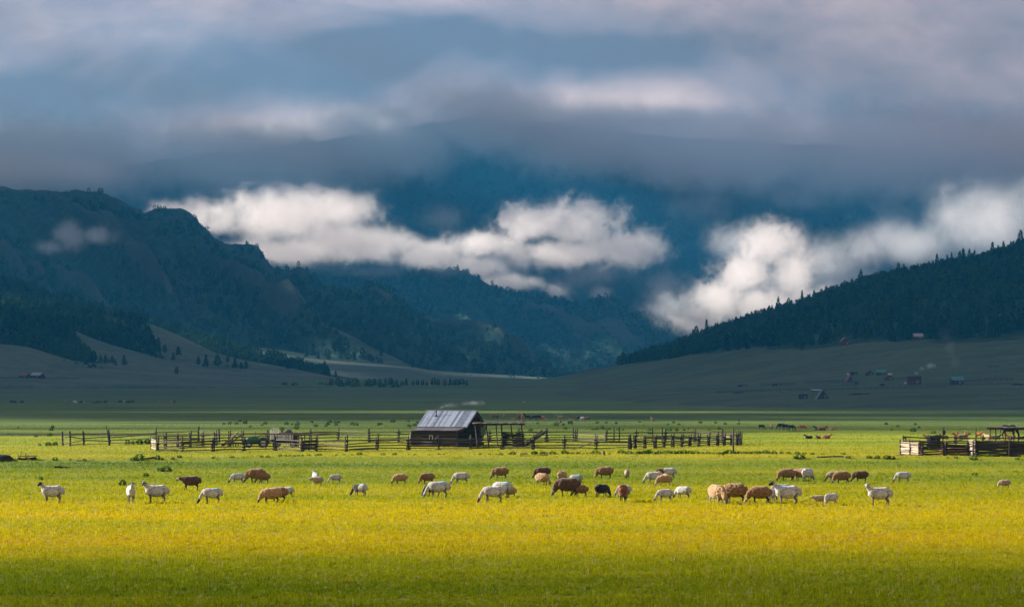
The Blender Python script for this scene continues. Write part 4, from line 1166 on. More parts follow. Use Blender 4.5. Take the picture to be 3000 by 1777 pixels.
# ------------------------------------------------------------------ village houses
WALLS = {'dark': plain_mat('dark_boards', (.030, .026, .026), sc=2), 'red': plain_mat('red_boards', (.075, .018, .022), sc=2), 'brown': plain_mat('brown_boards', (.060, .040, .034), sc=2)}
ROOFS = {'green': plain_mat('green_tin', (.02, .17, .125), rough=.5, var=.15), 'dark': plain_mat('dark_roofing', (.035, .038, .045), var=.3), 'red': plain_mat('red_roofing', (.13, .030, .038), rough=.5, var=.2), 'grey': plain_mat('grey_roofing', (.22, .23, .26), rough=.5, var=.2), 'teal': plain_mat('teal_tin', (.035, .14, .135), rough=.5, var=.15)}
def house(u0, u1, v, top, kind, wall, roof, label, wf=.55, yaw=0., dep=.85, name='house', chimney=False):
    p = foot((u0 + u1) / 2, v); k = p.y / F
    w_, h = (u1 - u0) * k, (v - top) * k; d = w_ * dep
    root = empty(name, p, yaw); tag(root, label, 'house' if name == 'house' else name.replace('_', ' '), 'village and farm buildings')
    hw = h * wf
    if kind == 'aframe':
        body = prism_mesh('wall', [(-w_ * .42, -.8), (w_ * .42, -.8), (w_ * .42, .05), (0, h * .93), (-w_ * .42, .05)], 0, d)
    elif kind == 'front':
        body = prism_mesh('wall', [(-w_ * .45, -.8), (w_ * .45, -.8), (w_ * .45, hw), (0, h * .95), (-w_ * .45, hw)], 0, d)
    elif kind == 'side':
        body = prism_mesh('wall', [(0, -.8), (d, -.8), (d, hw), (d / 2, h * .96), (0, hw)], -w_ * .46, w_ * .46)
        body.transform(Matrix(((0, 1, 0, 0), (1, 0, 0, 0), (0, 0, 1, 0), (0, 0, 0, 1)))); body.flip_normals()
    else: body = box_mesh('wall', (-w_ * .47, 0, -.8), (w_ * .47, d, h * .9))
    obj('wall', body, root, WALLS[wall])
    ov, t = w_ * .05, .14
    R_ = []
    if kind in ('aframe', 'front'):
        e = .0 if kind == 'aframe' else hw - h * .06
        for s in (-1, 1): R_.append(prism_mesh('roof', [(0, h), (s * w_ * .5, e), (s * (w_ * .5 - t), e), (0, h - t * 1.3)], -ov, d + ov))
    elif kind == 'side':
        for s in (-1, 1):
            m_ = prism_mesh('roof', [(d / 2, h), (d / 2 + s * (d / 2 + ov), hw - .1), (d / 2 + s * (d / 2 + ov), hw - .1 + t), (d / 2, h + t)], -w_ * .5, w_ * .5)
            m_.transform(Matrix(((0, 1, 0, 0), (1, 0, 0, 0), (0, 0, 1, 0), (0, 0, 0, 1)))); m_.flip_normals(); R_.append(m_)
    else: R_.append(box_mesh('roof', (-w_ * .5, -ov, h * .9), (w_ * .5, d + ov, h)))
    for m_ in R_: ro = obj('roof', m_, root, ROOFS[roof])
    z0 = h * .18 if kind == 'aframe' else hw * .35
    fr = box('window', root, (w_ * .10, -.05, z0), (w_ * .10 + w_ * .16, -.02, z0 + w_ * .16), M_white)
    box('pane', fr, (w_ * .115, -.07, z0 + .05), (w_ * .245, -.052, z0 + w_ * .16 - .05), M_glass)
    box('door', root, (-w_ * .28, -.05, -.1), (-w_ * .10, -.02, min(hw if hw > 0 else h, w_ * .34)), WALLS['brown'])
    if chimney: box('chimney', root, (w_ * .1, d * .45, h * .8), (w_ * .1 + .5, d * .45 + .5, h + .8), WALLS['brown'])
    return root
house(2479, 2506, 1118, 1098, 'aframe', 'dark', 'red', 'steep dark hut with a red roof in the village', yaw=R(12))
house(2491, 2513, 1098.5, 1089, 'flat', 'dark', 'dark', 'low dark shed at the back left of the village', name='shed')
house(2536, 2559, 1098.5, 1085, 'front', 'dark', 'dark', 'dark gabled hut left of the green-roofed barn')
house(2569, 2596, 1098.5, 1083, 'side', 'dark', 'green', 'dark barn with a bright green roof at the back of the village', wf=.55, name='barn')
house(2591, 2619, 1114, 1098, 'front', 'brown', 'dark', 'brown gabled cabin in the middle of the village')
house(2662, 2700.5, 1126.5, 1102, 'flat', 'red', 'dark', 'red-walled house with a dark flat roof and smoking chimney', wf=.7, chimney=True)
house(2788, 2824.5, 1126.5, 1102, 'side', 'dark', 'teal', 'dark house with a teal roof at the right of the village', wf=.55)
house(2341, 2366.5, 1167.5, 1151, 'flat', 'dark', 'grey', 'small dark box hut at the front of the village', name='hut')
house(2391.7, 2430, 1168, 1140, 'aframe', 'dark', 'teal', 'dark tent-shaped hut with green-edged roof at the front of the village', name='hut')
house(2462, 2491, 1010.5, 987, 'front', 'red', 'grey', 'red gabled house at the edge of the right-hand wood', wf=.5)
house(2677, 2706, 995, 976, 'side', 'red', 'grey', 'dark red house with a broad grey roof high at the wood edge', wf=.5)
house(2344, 2352, 1024, 1015.5, 'flat', 'dark', 'dark', 'tiny dark box shed on the upper meadow', name='shed')
house(2162, 2188, 1131.5, 1126.5, 'flat', 'red', 'dark', 'long low dark container standing on the meadow', name='container', dep=.4)
house(2262, 2290, 1129, 1121.5, 'front', 'dark', 'dark', 'low dark shed half hidden by fences left of the village', name='shed', dep=.5)
house(2378, 2405, 1147, 1140, 'side', 'dark', 'grey', 'low shed with a pale roof above the tent-shaped hut', name='shed')
house(2505, 2516, 1126.5, 1117.5, 'flat', 'dark', 'dark', 'small dark privy in front of the red-roofed hut', name='shed')
house(53, 80, 1105.5, 1093, 'side', 'dark', 'red', 'far barn with a dull red roof at the left hill foot', wf=.5, yaw=R(-20), name='barn')
house(86, 120, 1106.5, 1091, 'side', 'dark', 'grey', 'far barn with a pale grey roof at the left hill foot', wf=.5, yaw=R(-20), name='barn')
def far_shelter():
    p = foot(2910, 1076); k = p.y / F; root = empty('open_shelter', p); tag(root, 'small dark open shelter on the upper meadow at the right', 'shelter')
    box('roof', root, (-17 * k, 0, 5 * k), (17 * k, 3, 6 * k), WALLS['dark'])
    for x in (-15, -5, 5, 15): box('post', root, (x * k - .12, .2, -.5), (x * k + .12, .45, 5 * k), WALLS['dark'])
far_shelter()
def far_fence(label, pts, step=6., h=1.5):
    P = []
    for (a, b) in zip(pts[:-1], pts[1:]):
        n_ = max(1, int(abs(b[0] - a[0]) / step))
        for i in range(n_): P.append((a[0] + (b[0] - a[0]) * i / n_, a[1] + (b[1] - a[1]) * i / n_))
    P.append(pts[-1]); P = [foot(*q) for q in P]
    root = empty('rail_fence', P[0]); tag(root, label, 'fence', 'far fences')
    for i, p in enumerate(P):
        log('post', root, p - Vector((0, 0, .4)), p + Vector((0, 0, h * random.uniform(.95, 1.25))), .12, M_wood)
        if i:
            for z in (.45, .85, 1.25): log('rail', root, P[i - 1] + Vector((0, 0, z * h / 1.5 + random.uniform(-.08, .08))), p + Vector((0, 0, z * h / 1.5)), .085, M_wood)
far_fence('thin fence in front of the red-roofed hut and brown cabin', [(2358, 1122), (2420, 1120), (2480, 1118.5)], 9)
far_fence('thin fence to the right of the teal-roofed house', [(2827, 1118), (2900, 1114), (2966, 1113)], 14)
far_fence('thin fence between the brown cabin and the red-walled house', [(2620, 1113), (2660, 1111)], 8)
far_fence('long fence slanting across the foot of the village', [(2100, 1152), (2250, 1147), (2400, 1143), (2650, 1139), (2850, 1131), (2976, 1126)], 16)
far_fence('thin fence beside the long low container', [(2228, 1129), (2262, 1128.5), (2330, 1126)], 9)
far_fence('low fence beside the far barns at the left hill foot', [(-40, 1108), (52, 1108.5), (150, 1108.8), (233, 1110.5)], 8, 1.3)
def car(u0, u1, v, label, m, name='car'):
    p = foot((u0 + u1) / 2, v); k = p.y / F; L = max(2.4, (u1 - u0) * k); root = empty(name, p); tag(root, label, 'car', 'parked village vehicles')
    prof = [(-.5, .16), (-.5, .42), (-.42, .48), (-.30, .70), (.32, .72), (.46, .46), (.5, .40), (.5, .16)]
    o = obj('body', prism_mesh('body', [(x * L, z * 2.3) for x, z in prof], 0, 1.7), root, m)
    box('side_window', root, (-.28 * L, -.03, 1.08), (.30 * L, -.005, 1.52), M_glass)
    for x in (-.3, .3):
        for y in (.1, 1.6): wheel(root, (x * L, y, .36), .36, .12)
car(2650, 2663, 1125.5, 'white car parked beside the red-walled house', M_white)
car(2603, 2613, 1099, 'white car parked right of the green-roofed barn', M_white)
car(2484, 2491, 1099, 'white car at the far left of the village', M_white)
car(2577, 2593, 1131, 'dark machine standing on the village green', M_iron, 'farm_machine')
for i, (u, v, w_, lab) in enumerate([(2985, 1128, 5, 'dark brushwood pile at the right end of the village fence'), (2275, 1149, 6.5, 'long low pile of pale timber left of the tent-shaped hut'), (2160, 1153, 4.0, 'low dark brush pile at the left end of the village'), (2515, 1157, 6.0, 'low dark wood pile right of the tent-shaped hut'), (2905, 1120, 3.0, 'small pale heap beside the right village fence')]):
    p = foot(u, v); root = empty('wood_pile', p); tag(root, lab, 'wood pile', 'far wood piles')
    for j in range(14): log('pole', root, p + Vector((random.uniform(-w_, w_ * .4), random.uniform(-1, 1), random.uniform(.1, .7))), p + Vector((random.uniform(-w_ * .4, w_), random.uniform(-1, 1), random.uniform(.1, 1.1))), .13, random.choice([M_wood, M_end, M_pale] if i in (1, 4) else [M_wood, M_log]))
# ================================================================== ANIMALS
def tube_np(pts, n=12):
    """closed tube through (x, y, z, ry, rz) rings; ry = half width, rz = half height across the path"""
    V, Q, T = [], [], []
    P = [Vector(p[:3]) for p in pts]
    for i, p in enumerate(pts):
        d = (P[min(i + 1, len(P) - 1)] - P[max(i - 1, 0)]).normalized()
        s = Vector((0, 1, 0)) if abs(d.y) < .8 else Vector((1, 0, 0))
        s = (s - d * s.dot(d)).normalized(); u = d.cross(s)
        for j in range(n):
            a = 6.283185 * j / n
            V.append(tuple(P[i] + s * p[3] * math.cos(a) + u * p[4] * math.sin(a)))
    m = len(pts)
    for i in range(m - 1):
        for j in range(n): Q.append((i * n + j, i * n + (j + 1) % n, (i + 1) * n + (j + 1) % n, (i + 1) * n + j))
    V.append(tuple(P[0])); V.append(tuple(P[-1])); a, b = len(V) - 2, len(V) - 1
    for j in range(n): T.append((a, (j + 1) % n, j)); T.append((b, (m - 1) * n + j, (m - 1) * n + (j + 1) % n))
    return V, [tuple(q) for q in Q] + T
def refine(pts, k=4):
    """smooth the ring list by Catmull-Rom so bodies round off"""
    A = np.array(pts, float); out = []
    for i in range(len(A) - 1):
        p0, p1, p2, p3 = A[max(i - 1, 0)], A[i], A[i + 1], A[min(i + 2, len(A) - 1)]
        for j in range(k):
            t = j / k
            out.append(.5 * ((2 * p1) + (-p0 + p2) * t + (2 * p0 - 5 * p1 + 4 * p2 - p3) * t * t + (-p0 + 3 * p1 - 3 * p2 + p3) * t ** 3))
    out.append(A[-1]); out = np.array(out); out[:, 3:] = np.maximum(out[:, 3:], .008)
    return out
def animal(name, chains, voxel, lump=0., seed=0, decim=1.0):
    """chains: (region, rings).  Fused into ONE continuous skin; faces keep the region of the nearest chain"""
    V, Fs, ctr = [], [], []
    for reg, pts in chains:
        rp = refine(pts)
        v, f = tube_np(rp); b = len(V); V += v; Fs += [tuple(i + b for i in q) for q in f]
        for p in rp: ctr.append((p[0], p[1], p[2], (p[3] + p[4]) / 2, reg))
    me = poly_mesh(name, V, Fs)
    o = bpy.data.objects.new('tmp', me); C.objects.link(o)
    r = o.modifiers.new('r', 'REMESH'); r.mode = 'VOXEL'; r.voxel_size = voxel; r.use_smooth_shade = True
    s = o.modifiers.new('s', 'SMOOTH'); s.factor = .5; s.iterations = 3
    if decim < 1: d = o.modifiers.new('d', 'DECIMATE'); d.ratio = decim
    dg = bpy.context.evaluated_depsgraph_get(); dg.update()
    out = bpy.data.meshes.new_from_object(o.evaluated_get(dg)); out.name = name
    bpy.data.objects.remove(o)
    n = len(out.vertices); co = np.empty(n * 3, np.float32); out.vertices.foreach_get('co', co); co = co.reshape(-1, 3)
    if lump:
        no = np.empty(n * 3, np.float32); out.vertices.foreach_get('normal', no); no = no.reshape(-1, 3)
        w_ = (vnoise(co[:, 0] * 14 + co[:, 1] * 9, co[:, 2] * 14 + co[:, 1] * 7, seed) - .5) * np.clip((co[:, 2] - .30) / .1, 0, 1)
        co = co + no * (w_ * lump)[:, None]
        out.vertices.foreach_set('co', co.ravel().astype(np.float32))
    ce = np.empty(len(out.polygons) * 3, np.float32); out.polygons.foreach_get('center', ce); ce = ce.reshape(-1, 3)
    cc = np.array([c[:4] for c in ctr]); rg = np.array([c[4] for c in ctr])
    dd = np.sqrt(((ce[:, None, :] - cc[None, :, :3]) ** 2).sum(-1)) - cc[None, :, 3]
    out.polygons.foreach_set('material_index', rg[np.argmin(dd, 1)].astype(np.int32))
    out.polygons.foreach_set('use_smooth', np.ones(len(out.polygons), bool))
    out.update()
    return out
def leg(x, y, top, fx, fr, knee_x=0., r0=.07, hind=False, reg=2, zk=.36):
    """one jointed leg from the trunk to the hoof, rest height 0"""
    if hind: return (reg, [(x, y, top, r0 * 1.15, r0 * 1.5), (x + .04 + knee_x, y, top * .68, r0 * .8, r0 * 1.0), (x - .05 + fx * .5, y, top * .42, r0 * .48, r0 * .55), (x - .01 + fx * .9, y, top * .20, r0 * .38, r0 * .42), (x + fx, y, .03, r0 * .40, r0 * .45), (x + fx + .015, y, 0, r0 * .42, r0 * .5)])
    return (reg, [(x, y, top, r0, r0 * 1.25), (x + fx * .35, y, top * .62, r0 * .62, r0 * .72), (x + fx * .55, y, top * .40, r0 * .46, r0 * .5), (x + fx * .85, y, top * .20, r0 * .36, r0 * .38), (x + fx, y, .03, r0 * .40, r0 * .45), (x + fx + .015, y, 0, r0 * .42, r0 * .5)])
def sheep_mesh(pose, wool, seed=0, lamb=False):
    """sheep facing +x; wool 0 shorn .. 1 full fleece"""
    g = random.Random(seed); f = .05 * wool
    top, bel = .73 + f, .285 - f * .8
    zc, hz = (top + bel) / 2, (top - bel) / 2
    trunk = [(-.47, 0, zc + .07, .05, .06), (-.43, 0, zc + .05, .13 + f, hz * .78), (-.28, 0, zc + .01, .19 + f, hz * 1.02), (0, 0, zc - .02, .21 + f, hz * 1.06), (.24, 0, zc, .185 + f, hz * 1.0), (.40, 0, zc + .03, .14 + f, hz * .82), (.47, 0, zc + .05, .07 + f * .5, hz * .5)]
    ch = [(0, trunk)]
    ch.append((0, [(-.44, 0, zc + .12, .09 + f, .07), (-.52, 0, zc + .02, .085 + f, .07), (-.53, 0, zc - .10, .06, .05), (-.52, 0, zc - .16, .02, .02)]))      # fat tail
    nk = .075 + .055 * wool
    def head(bx, by, bz, dx, dy, dz, roll=0):
        d = Vector((dx, dy, dz)).normalized(); b = Vector((bx, by, bz)); L = .27
        pts = [tuple(b) + (.055, .06), tuple(b + d * .07) + (.068, .082), tuple(b + d * .15) + (.055, .068), tuple(b + d * .22) + (.042, .048), tuple(b + d * L) + (.030, .030)]
        ch.append((1, pts))
        up = Vector((0, 0, 1)); s = d.cross(up); s = s.normalized() if s.length > .05 else Vector((0, 1, 0))
        bk = -d * .03
        for k in (-1, 1):
            e0 = b + d * .05 + s * k * .05 + Vector((0, 0, .02)); e1 = e0 + s * k * .10 + bk + Vector((0, 0, -.05)); e2 = e1 + s * k * .025 + Vector((0, 0, -.05))
            ch.append((3, [tuple(e0) + (.028, .018), tuple((e0 + e1) / 2) + (.034, .018), tuple(e1) + (.028, .015), tuple(e2) + (.010, .010)]))
    if pose == 'graze':
        ch.append((0, [(.36, 0, zc + .06, nk + .04, hz * .7), (.50, 0, zc - .03, nk, nk * 1.35), (.60, 0, .33, nk * .85, nk * 1.1), (.66, 0, .24, nk * .75, nk * .9)])); head(.66, 0, .25, .52, .0, -1.0)
    elif pose == 'graze_turn':
        ch.append((0, [(.36, 0, zc + .06, nk + .04, hz * .7), (.48, .05, zc - .03, nk, nk * 1.35), (.56, .14, .33, nk * .85, nk * 1.1), (.58, .20, .24, nk * .75, nk * .9)])); head(.58, .20, .25, .35, .5, -1.0)
    elif pose == 'stand':
        ch.append((0, [(.36, 0, zc + .08, nk + .05, hz * .75), (.46, 0, .68, nk, nk * 1.25), (.54, 0, .78, nk * .8, nk * .95), (.57, 0, .84, nk * .75, nk * .8)])); head(.55, 0, .865, 1.0, 0, -.45)
    elif pose == 'look':          # head turned to its left (+y)
        ch.append((0, [(.36, 0, zc + .08, nk + .05, hz * .75), (.46, .0, .68, nk, nk * 1.25), (.53, .02, .77, nk * .8, nk * .95), (.55, .04, .82, nk * .75, nk * .8)])); head(.54, .03, .85, .35, .95, -.5)
    elif pose == 'walk':
        ch.append((0, [(.36, 0, zc + .06, nk + .05, hz * .75), (.52, 0, .60, nk, nk * 1.25), (.64, 0, .61, nk * .75, nk * .9), (.69, 0, .62, nk * .7, nk * .8)])); head(.68, 0, .63, 1.0, 0, -.60)
    j = lambda a: g.uniform(-a, a)
    st = .10 if pose in ('walk',) else .045
    lt = .46
    ch += [leg(.28, .10, lt, j(st) + .02, 0), leg(.28, -.10, lt, j(st) - .05, 0), leg(-.32, .10, lt, j(st) - .02, 0, hind=True), leg(-.32, -.10, lt, j(st) + .05, 0, hind=True)]
    return animal('sheep', ch, .020, lump=.030 * wool + .008, seed=seed)
def horse_mesh(pose, seed=0):
    """horse facing +x, 1.4 m at the withers"""
    g = random.Random(seed); j = lambda a: g.uniform(-a, a); ch = []
    if pose == 'lie':
        ch.append((0, [(-.70, 0, .34, .12, .16), (-.50, 0, .36, .27, .33), (0, 0, .32, .33, .33), (.40, 0, .37, .27, .34), (.62, 0, .44, .16, .24)]))
        ch.append((0, [(.50, 0, .46, .14, .22), (.72, 0, .64, .10, .16), (.86, 0, .80, .08, .12), (.90, 0, .87, .08, .10)]))
        hb, hd = Vector((.88, 0, .87)), Vector((1, .1, -.62)).normalized()
        ch += [(2, [(.45, .20, .22, .10, .12), (.72, .28, .10, .06, .07), (.45, .34, .06, .045, .05), (.30, .34, .05, .04, .04)]), (2, [(.45, -.20, .22, .10, .12), (.80, -.26, .10, .06, .07), (.62, -.32, .06, .045, .05), (.50, -.32, .05, .04, .04)]),
               (2, [(-.45, .22, .24, .16, .18), (-.10, .38, .12, .08, .09), (-.40, .42, .07, .05, .055), (-.60, .42, .05, .05, .05)]), (2, [(-.45, -.22, .24, .16, .18), (-.10, -.36, .12, .08, .09), (-.38, -.42, .07, .05, .055), (-.55, -.42, .05, .05, .05)])]
        tz = .40
    else:
        ch.append((0, [(-.82, 0, 1.10, .10, .12), (-.70, 0, 1.10, .22, .26), (-.45, 0, 1.08, .28, .33), (0, 0, 1.02, .29, .32), (.38, 0, 1.06, .25, .35), (.60, 0, 1.10, .16, .28), (.68, 0, 1.10, .08, .16)]))
        if pose == 'graze':
            ch.append((0, [(.52, 0, 1.15, .13, .24), (.82, 0, .95, .10, .19), (1.00, 0, .66, .08, .14), (1.08, 0, .50, .075, .11)])); hb, hd = Vector((1.08, 0, .50)), Vector((.35, 0, -1)).normalized()
        else:
            ch.append((0, [(.50, 0, 1.15, .13, .26), (.74, 0, 1.36, .10, .19), (.92, 0, 1.58, .08, .14), (.98, 0, 1.66, .075, .11)])); hb, hd = Vector((.96, 0, 1.66)), Vector((1, 0, -.62)).normalized()
        def hl(x, y, hind, fx):
            if hind: ch.append((2, [(x, y, 1.0, .13, .20), (x + .06, y, .74, .09, .13), (x - .10 + fx * .4, y, .50, .055, .065), (x - .06 + fx * .8, y, .24, .042, .045), (x + fx, y, .08, .045, .05), (x + .03 + fx, y, 0, .055, .065)]))
            else: ch.append((2, [(x, y, .95, .09, .13), (x + fx * .3, y, .70, .07, .085), (x + fx * .5, y, .44, .052, .058), (x + fx * .85, y, .22, .040, .042), (x + fx, y, .08, .045, .05), (x + .03 + fx, y, 0, .055, .065)]))
        hl(.45, .14, False, j(.12)); hl(.45, -.14, False, j(.12)); hl(-.55, .14, True, j(.12)); hl(-.55, -.14, True, j(.12))
        tz = 1.18
    ch.append((1, [tuple(hb - hd * .05) + (.07, .09), tuple(hb + hd * .08) + (.085, .125), tuple(hb + hd * .26) + (.065, .085), tuple(hb + hd * .42) + (.05, .06), tuple(hb + hd * .50) + (.04, .045)]))
    for k in (-1, 1): ch.append((1, [tuple(hb + Vector((-.02, k * .05, .05))) + (.03, .03), tuple(hb + Vector((-.03, k * .07, .17))) + (.012, .012)]))
    xt = -.80 if pose != 'lie' else -.72
    ch.append((3, [(xt + .03, 0, tz, .05, .05), (xt - .06, 0, tz - .10, .055, .055), (xt - .08, 0, max(.12, tz - .45), .06, .06), (xt - .06, 0, max(.06, tz - .70), .03, .03)]))
    return animal('horse', ch, .042, seed=seed, decim=.6)

def fleece(name, col, rough_sc, patch=None, mark=False, deep=.5):
    m, t = mat(name)
    co = t.n('ShaderNodeTexCoord').outputs['Object']
    n = t.noise(t.vm('SCALE', co, scale=rough_sc), 1.0, 5, .7)
    c = t.mix(t.sstep(n, .34, .66), tuple(v * deep for v in col), tuple(min(1, v * 1.25) for v in col))
    x, y, z = t.sep(co)
    nn = t.m('MULTIPLY', t.m('SUBTRACT', t.noise(t.vm('SCALE', co, scale=5.), 1.0, 3, .6), .5), .25)
    if patch: c = t.mix(t.sstep(t.m('ADD', x, nn), patch[0], patch[0] + .05), c, patch[1])
    if mark:   # shepherd's blue dye on the rump
        f = t.m('MULTIPLY', t.sstep(t.m('SUBTRACT', t.m('ADD', z, nn), t.m('MULTIPLY', x, .0)), .62, .70), t.m('SUBTRACT', 1.0, t.sstep(t.m('ADD', x, nn), mark[0], mark[0] + .14)))
        c = t.mix(t.m('MULTIPLY', f, mark[1]), c, (.04, .34, .42))
    b = t.n('ShaderNodeBump', ins={'Strength': .8, 'Distance': .03, 'Height': n})
    bs = t.n('ShaderNodeBsdfPrincipled', ins={'Base Color': c, 'Roughness': .95, 'Specular IOR Level': .1, 'Normal': b.outputs[0]})
    try: bs.inputs['Sheen Weight'].default_value = .25
    except Exception: pass
    t.n('ShaderNodeOutputMaterial', ins={0: bs.outputs[0]})
    return m
FL = {'white': fleece('fleece_white', (.47, .445, .42), 9), 'blue': fleece('fleece_white_blue_mark', (.47, .445, .42), 9, mark=(-.12, .75)), 'blueback': fleece('fleece_white_blue_back', (.35, .35, .345), 9, mark=(.1, .9)),
      'cream': fleece('fleece_cream', (.36, .27, .18), 12), 'tan': fleece('fleece_tan', (.37, .225, .105), 13), 'brown': fleece('fleece_brown', (.23, .125, .052), 14), 'dark': fleece('fleece_dark_brown', (.10, .052, .028), 14),
      'rust': fleece('fleece_rust', (.17, .050, .018), 12), 'black': fleece('fleece_black', (.014, .011, .010), 12), 'pied': fleece('fleece_pied', (.47, .445, .42), 9, patch=(-.02, (.018, .012, .010)), mark=(-.2, .7)), 'brownneck': fleece('fleece_brown_neck', (.47, .445, .42), 9, patch=(.30, (.10, .035, .016)))}
SK = {'black': fleece('face_black', (.014, .011, .010), 20), 'white': fleece('face_white', (.33, .30, .27), 20), 'pied': fleece('face_pied', (.16, .15, .14), 6, deep=.06), 'brown': fleece('face_brown', (.16, .055, .020), 18), 'grey': fleece('leg_grey', (.16, .13, .11), 18), 'dark': fleece('leg_dark', (.035, .026, .020), 18), 'cream': fleece('face_cream', (.32, .24, .16), 18)}
SHEEP_M = {}
def sheep_proto(pose, wool, seed):
    k = (pose, wool, seed)
    if k not in SHEEP_M:
        me = sheep_mesh(pose, wool, seed)
        for i in range(4): me.materials.append(None)
        SHEEP_M[k] = me
    return SHEEP_M[k]
_sc = [0]
def sheep(u0, u1, v, pose, wool, yaw, body, face, label, legs='grey', ears=None, scale=None, top=None, z=None):
    """u0..u1 = its width and v = its feet in the photo; yaw: 180 faces left, 270 faces the viewer"""
    um = (u0 + u1) / 2; p = foot(um, v); k = p.y / F
    _sc[0] += 1
    me = sheep_proto(pose, wool, _sc[0] % 2)
    a = R(yaw)
    if scale is None:
        L = {'graze': 1.33, 'graze_turn': 1.28, 'stand': 1.30, 'look': 1.12, 'walk': 1.50}[pose]
        w_ = abs(math.cos(a)) * L + abs(math.sin(a)) * .46
        scale = min(1.20, max(.52, (u1 - u0) * k / w_))
    o = obj('sheep', me); o.location = p; o.scale = (scale, scale, scale * 1.11)
    off = {'graze': .14, 'graze_turn': .12, 'stand': .13, 'look': .02, 'walk': .22}[pose] * scale
    o.location.x -= off * math.cos(a)
    o.rotation_euler = (0, 0, a)
    for i, m in enumerate((FL[body], SK[face], SK[legs], SK[ears or face])):
        o.material_slots[i].link = 'OBJECT'; o.material_slots[i].material = m
    tag(o, label, 'sheep', 'flock of sheep grazing in the foreground')
    return o
S = sheep
S(117, 188, 1473, 'look', .1, 180, 'white', 'black', 'leftmost sheep, pale and black-faced, standing and looking at the camera', ears='black')
S(370, 401, 1473, 'stand', .1, 285, 'white', 'pied', 'pale sheep with black ears standing head-on to the camera', ears='black', scale=1.06)
S(420, 495, 1473, 'look', .1, 184, 'white', 'pied', 'pale sheep with a striped face standing second from the head-on one', ears='black')
S(510, 588, 1435.5, 'walk', .35, 182, 'dark', 'cream', 'dark brown sheep with pale face walking left', legs='dark')
S(577, 651, 1474, 'graze', .1, 180, 'blue', 'black', 'large pale sheep with black head grazing, in the front row at left')
S(667, 717, 1415, 'graze', .1, 190, 'blue', 'black', 'shorn white sheep with black head and blue rump grazing at the back left')
S(712, 777, 1413.5, 'graze', 1., 180, 'brown', 'brown', 'big brown woolly sheep grazing beside a smaller brown one', legs='dark')
S(745, 791, 1413.8, 'graze', 1., 178, 'brown', 'dark', 'smaller brown sheep partly in front of a big brown one at the back', legs='dark')
S(775, 843, 1468.5, 'graze', 1., 176, 'brown', 'brown', 'tall brown sheep in the middle of a cluster of three', legs='dark')
S(753, 823, 1473, 'graze', 1., 182, 'tan', 'brown', 'grey-brown sheep in front of the cluster of three, muzzle in the grass', legs='dark')
S(812, 863, 1455, 'graze', .1, 170, 'blue', 'white', 'white sheep whose rump shows behind the cluster of three')
S(905, 940, 1416, 'stand', .1, 110, 'blue', 'white', 'white sheep seen from behind with a cream lamb in front', scale=.85)
S(900, 947, 1422, 'walk', 1., 182, 'cream', 'cream', 'cream lamb standing in front of a white sheep', legs='cream')
S(957, 1002, 1415, 'graze', .1, 195, 'white', 'cream', 'white sheep grazing alone between lamb and black-and-white sheep')
S(1018, 1081, 1453.5, 'graze', .1, 150, 'pied', 'black', 'black-and-white sheep with blue rump, head hidden beyond')
S(1145, 1193, 1417, 'graze', 1., 182, 'tan', 'dark', 'small tan sheep grazing alone left of a shaggy brown one', legs='dark')
S(1222, 1275, 1416.5, 'graze', 1., 200, 'brown', 'brown', 'shaggy ginger-brown sheep grazing behind a large white one', legs='dark')
S(1318, 1374, 1417, 'graze', .1, 180, 'white', 'white', 'pale sheep grazing alone in the middle back row')
S(1234, 1294, 1453, 'graze', .6, 182, 'black', 'black', 'black sheep half hidden behind a large white grazing sheep', legs='dark')
S(1237, 1318, 1458, 'graze', .1, 178, 'blue', 'white', 'large white sheep grazing in front of a black one')
S(1435, 1489, 1402, 'graze', 1., 178, 'brown', 'black', 'brown woolly sheep with black muzzle, grazing farthest back in the middle', legs='dark')
S(1447, 1483, 1456, 'graze', .1, 160, 'blue', 'white', 'white sheep mostly hidden behind the grey one with an orange head', scale=1.)
S(1466, 1514, 1456, 'graze', 1., 190, 'tan', 'cream', 'tan lamb to the right of the two pale grazing sheep', legs='dark')
S(1397, 1477, 1472, 'graze', .1, 180, 'white', 'brown', 'large grey-white sheep with an orange-brown head grazing in front')
S(1558, 1612, 1401.5, 'graze', 1., 178, 'dark', 'black', 'dark brown woolly sheep behind a tan one with its head to the right', legs='dark')
S(1570, 1614, 1421, 'graze', 1., 320, 'tan', 'black', 'tan sheep with dark head grazing towards the right', legs='dark', scale=.86)
S(1636, 1662, 1412, 'graze', 1., 60, 'tan', 'dark', 'tan rump of a sheep seen from behind above the big dark one', scale=.82)
S(1658, 1709, 1419, 'graze', .1, 165, 'blueback', 'white', 'white sheep behind the big dark brown one')
S(1610, 1701, 1453.5, 'graze', 1., 180, 'dark', 'pied', 'largest dark brown woolly sheep with a pale face, grazing', legs='dark', scale=1.14)
S(1670, 1723, 1453.5, 'graze', 1., 182, 'brown', 'dark', 'brown lamb with dark head beside the largest dark sheep', legs='dark')
S(1739, 1796, 1402, 'graze', 1., 178, 'brown', 'cream', 'brown woolly sheep with pale head in the back row above the black one', legs='dark')
S(1826, 1847, 1402, 'graze', .6, 262, 'cream', 'black', 'small cream sheep grazing head-on towards the camera at the back', scale=.74)
S(1881, 1940, 1417, 'graze', .1, 180, 'white', 'pied', 'white sheep with black-spotted head grazing behind a tan lamb', ears='black')
S(1918, 1982, 1403.5, 'walk', .1, 176, 'brownneck', 'brown', 'white sheep with brown head and neck walking left at the back', ears='brown')
S(1936, 1958, 1411, 'graze', 1., 120, 'tan', 'cream', 'small tan back just visible between the white sheep', scale=.62)
S(1917, 1968, 1422.5, 'graze', 1., 182, 'tan', 'cream', 'tan lamb grazing in front of the white sheep with spotted head', legs='cream')
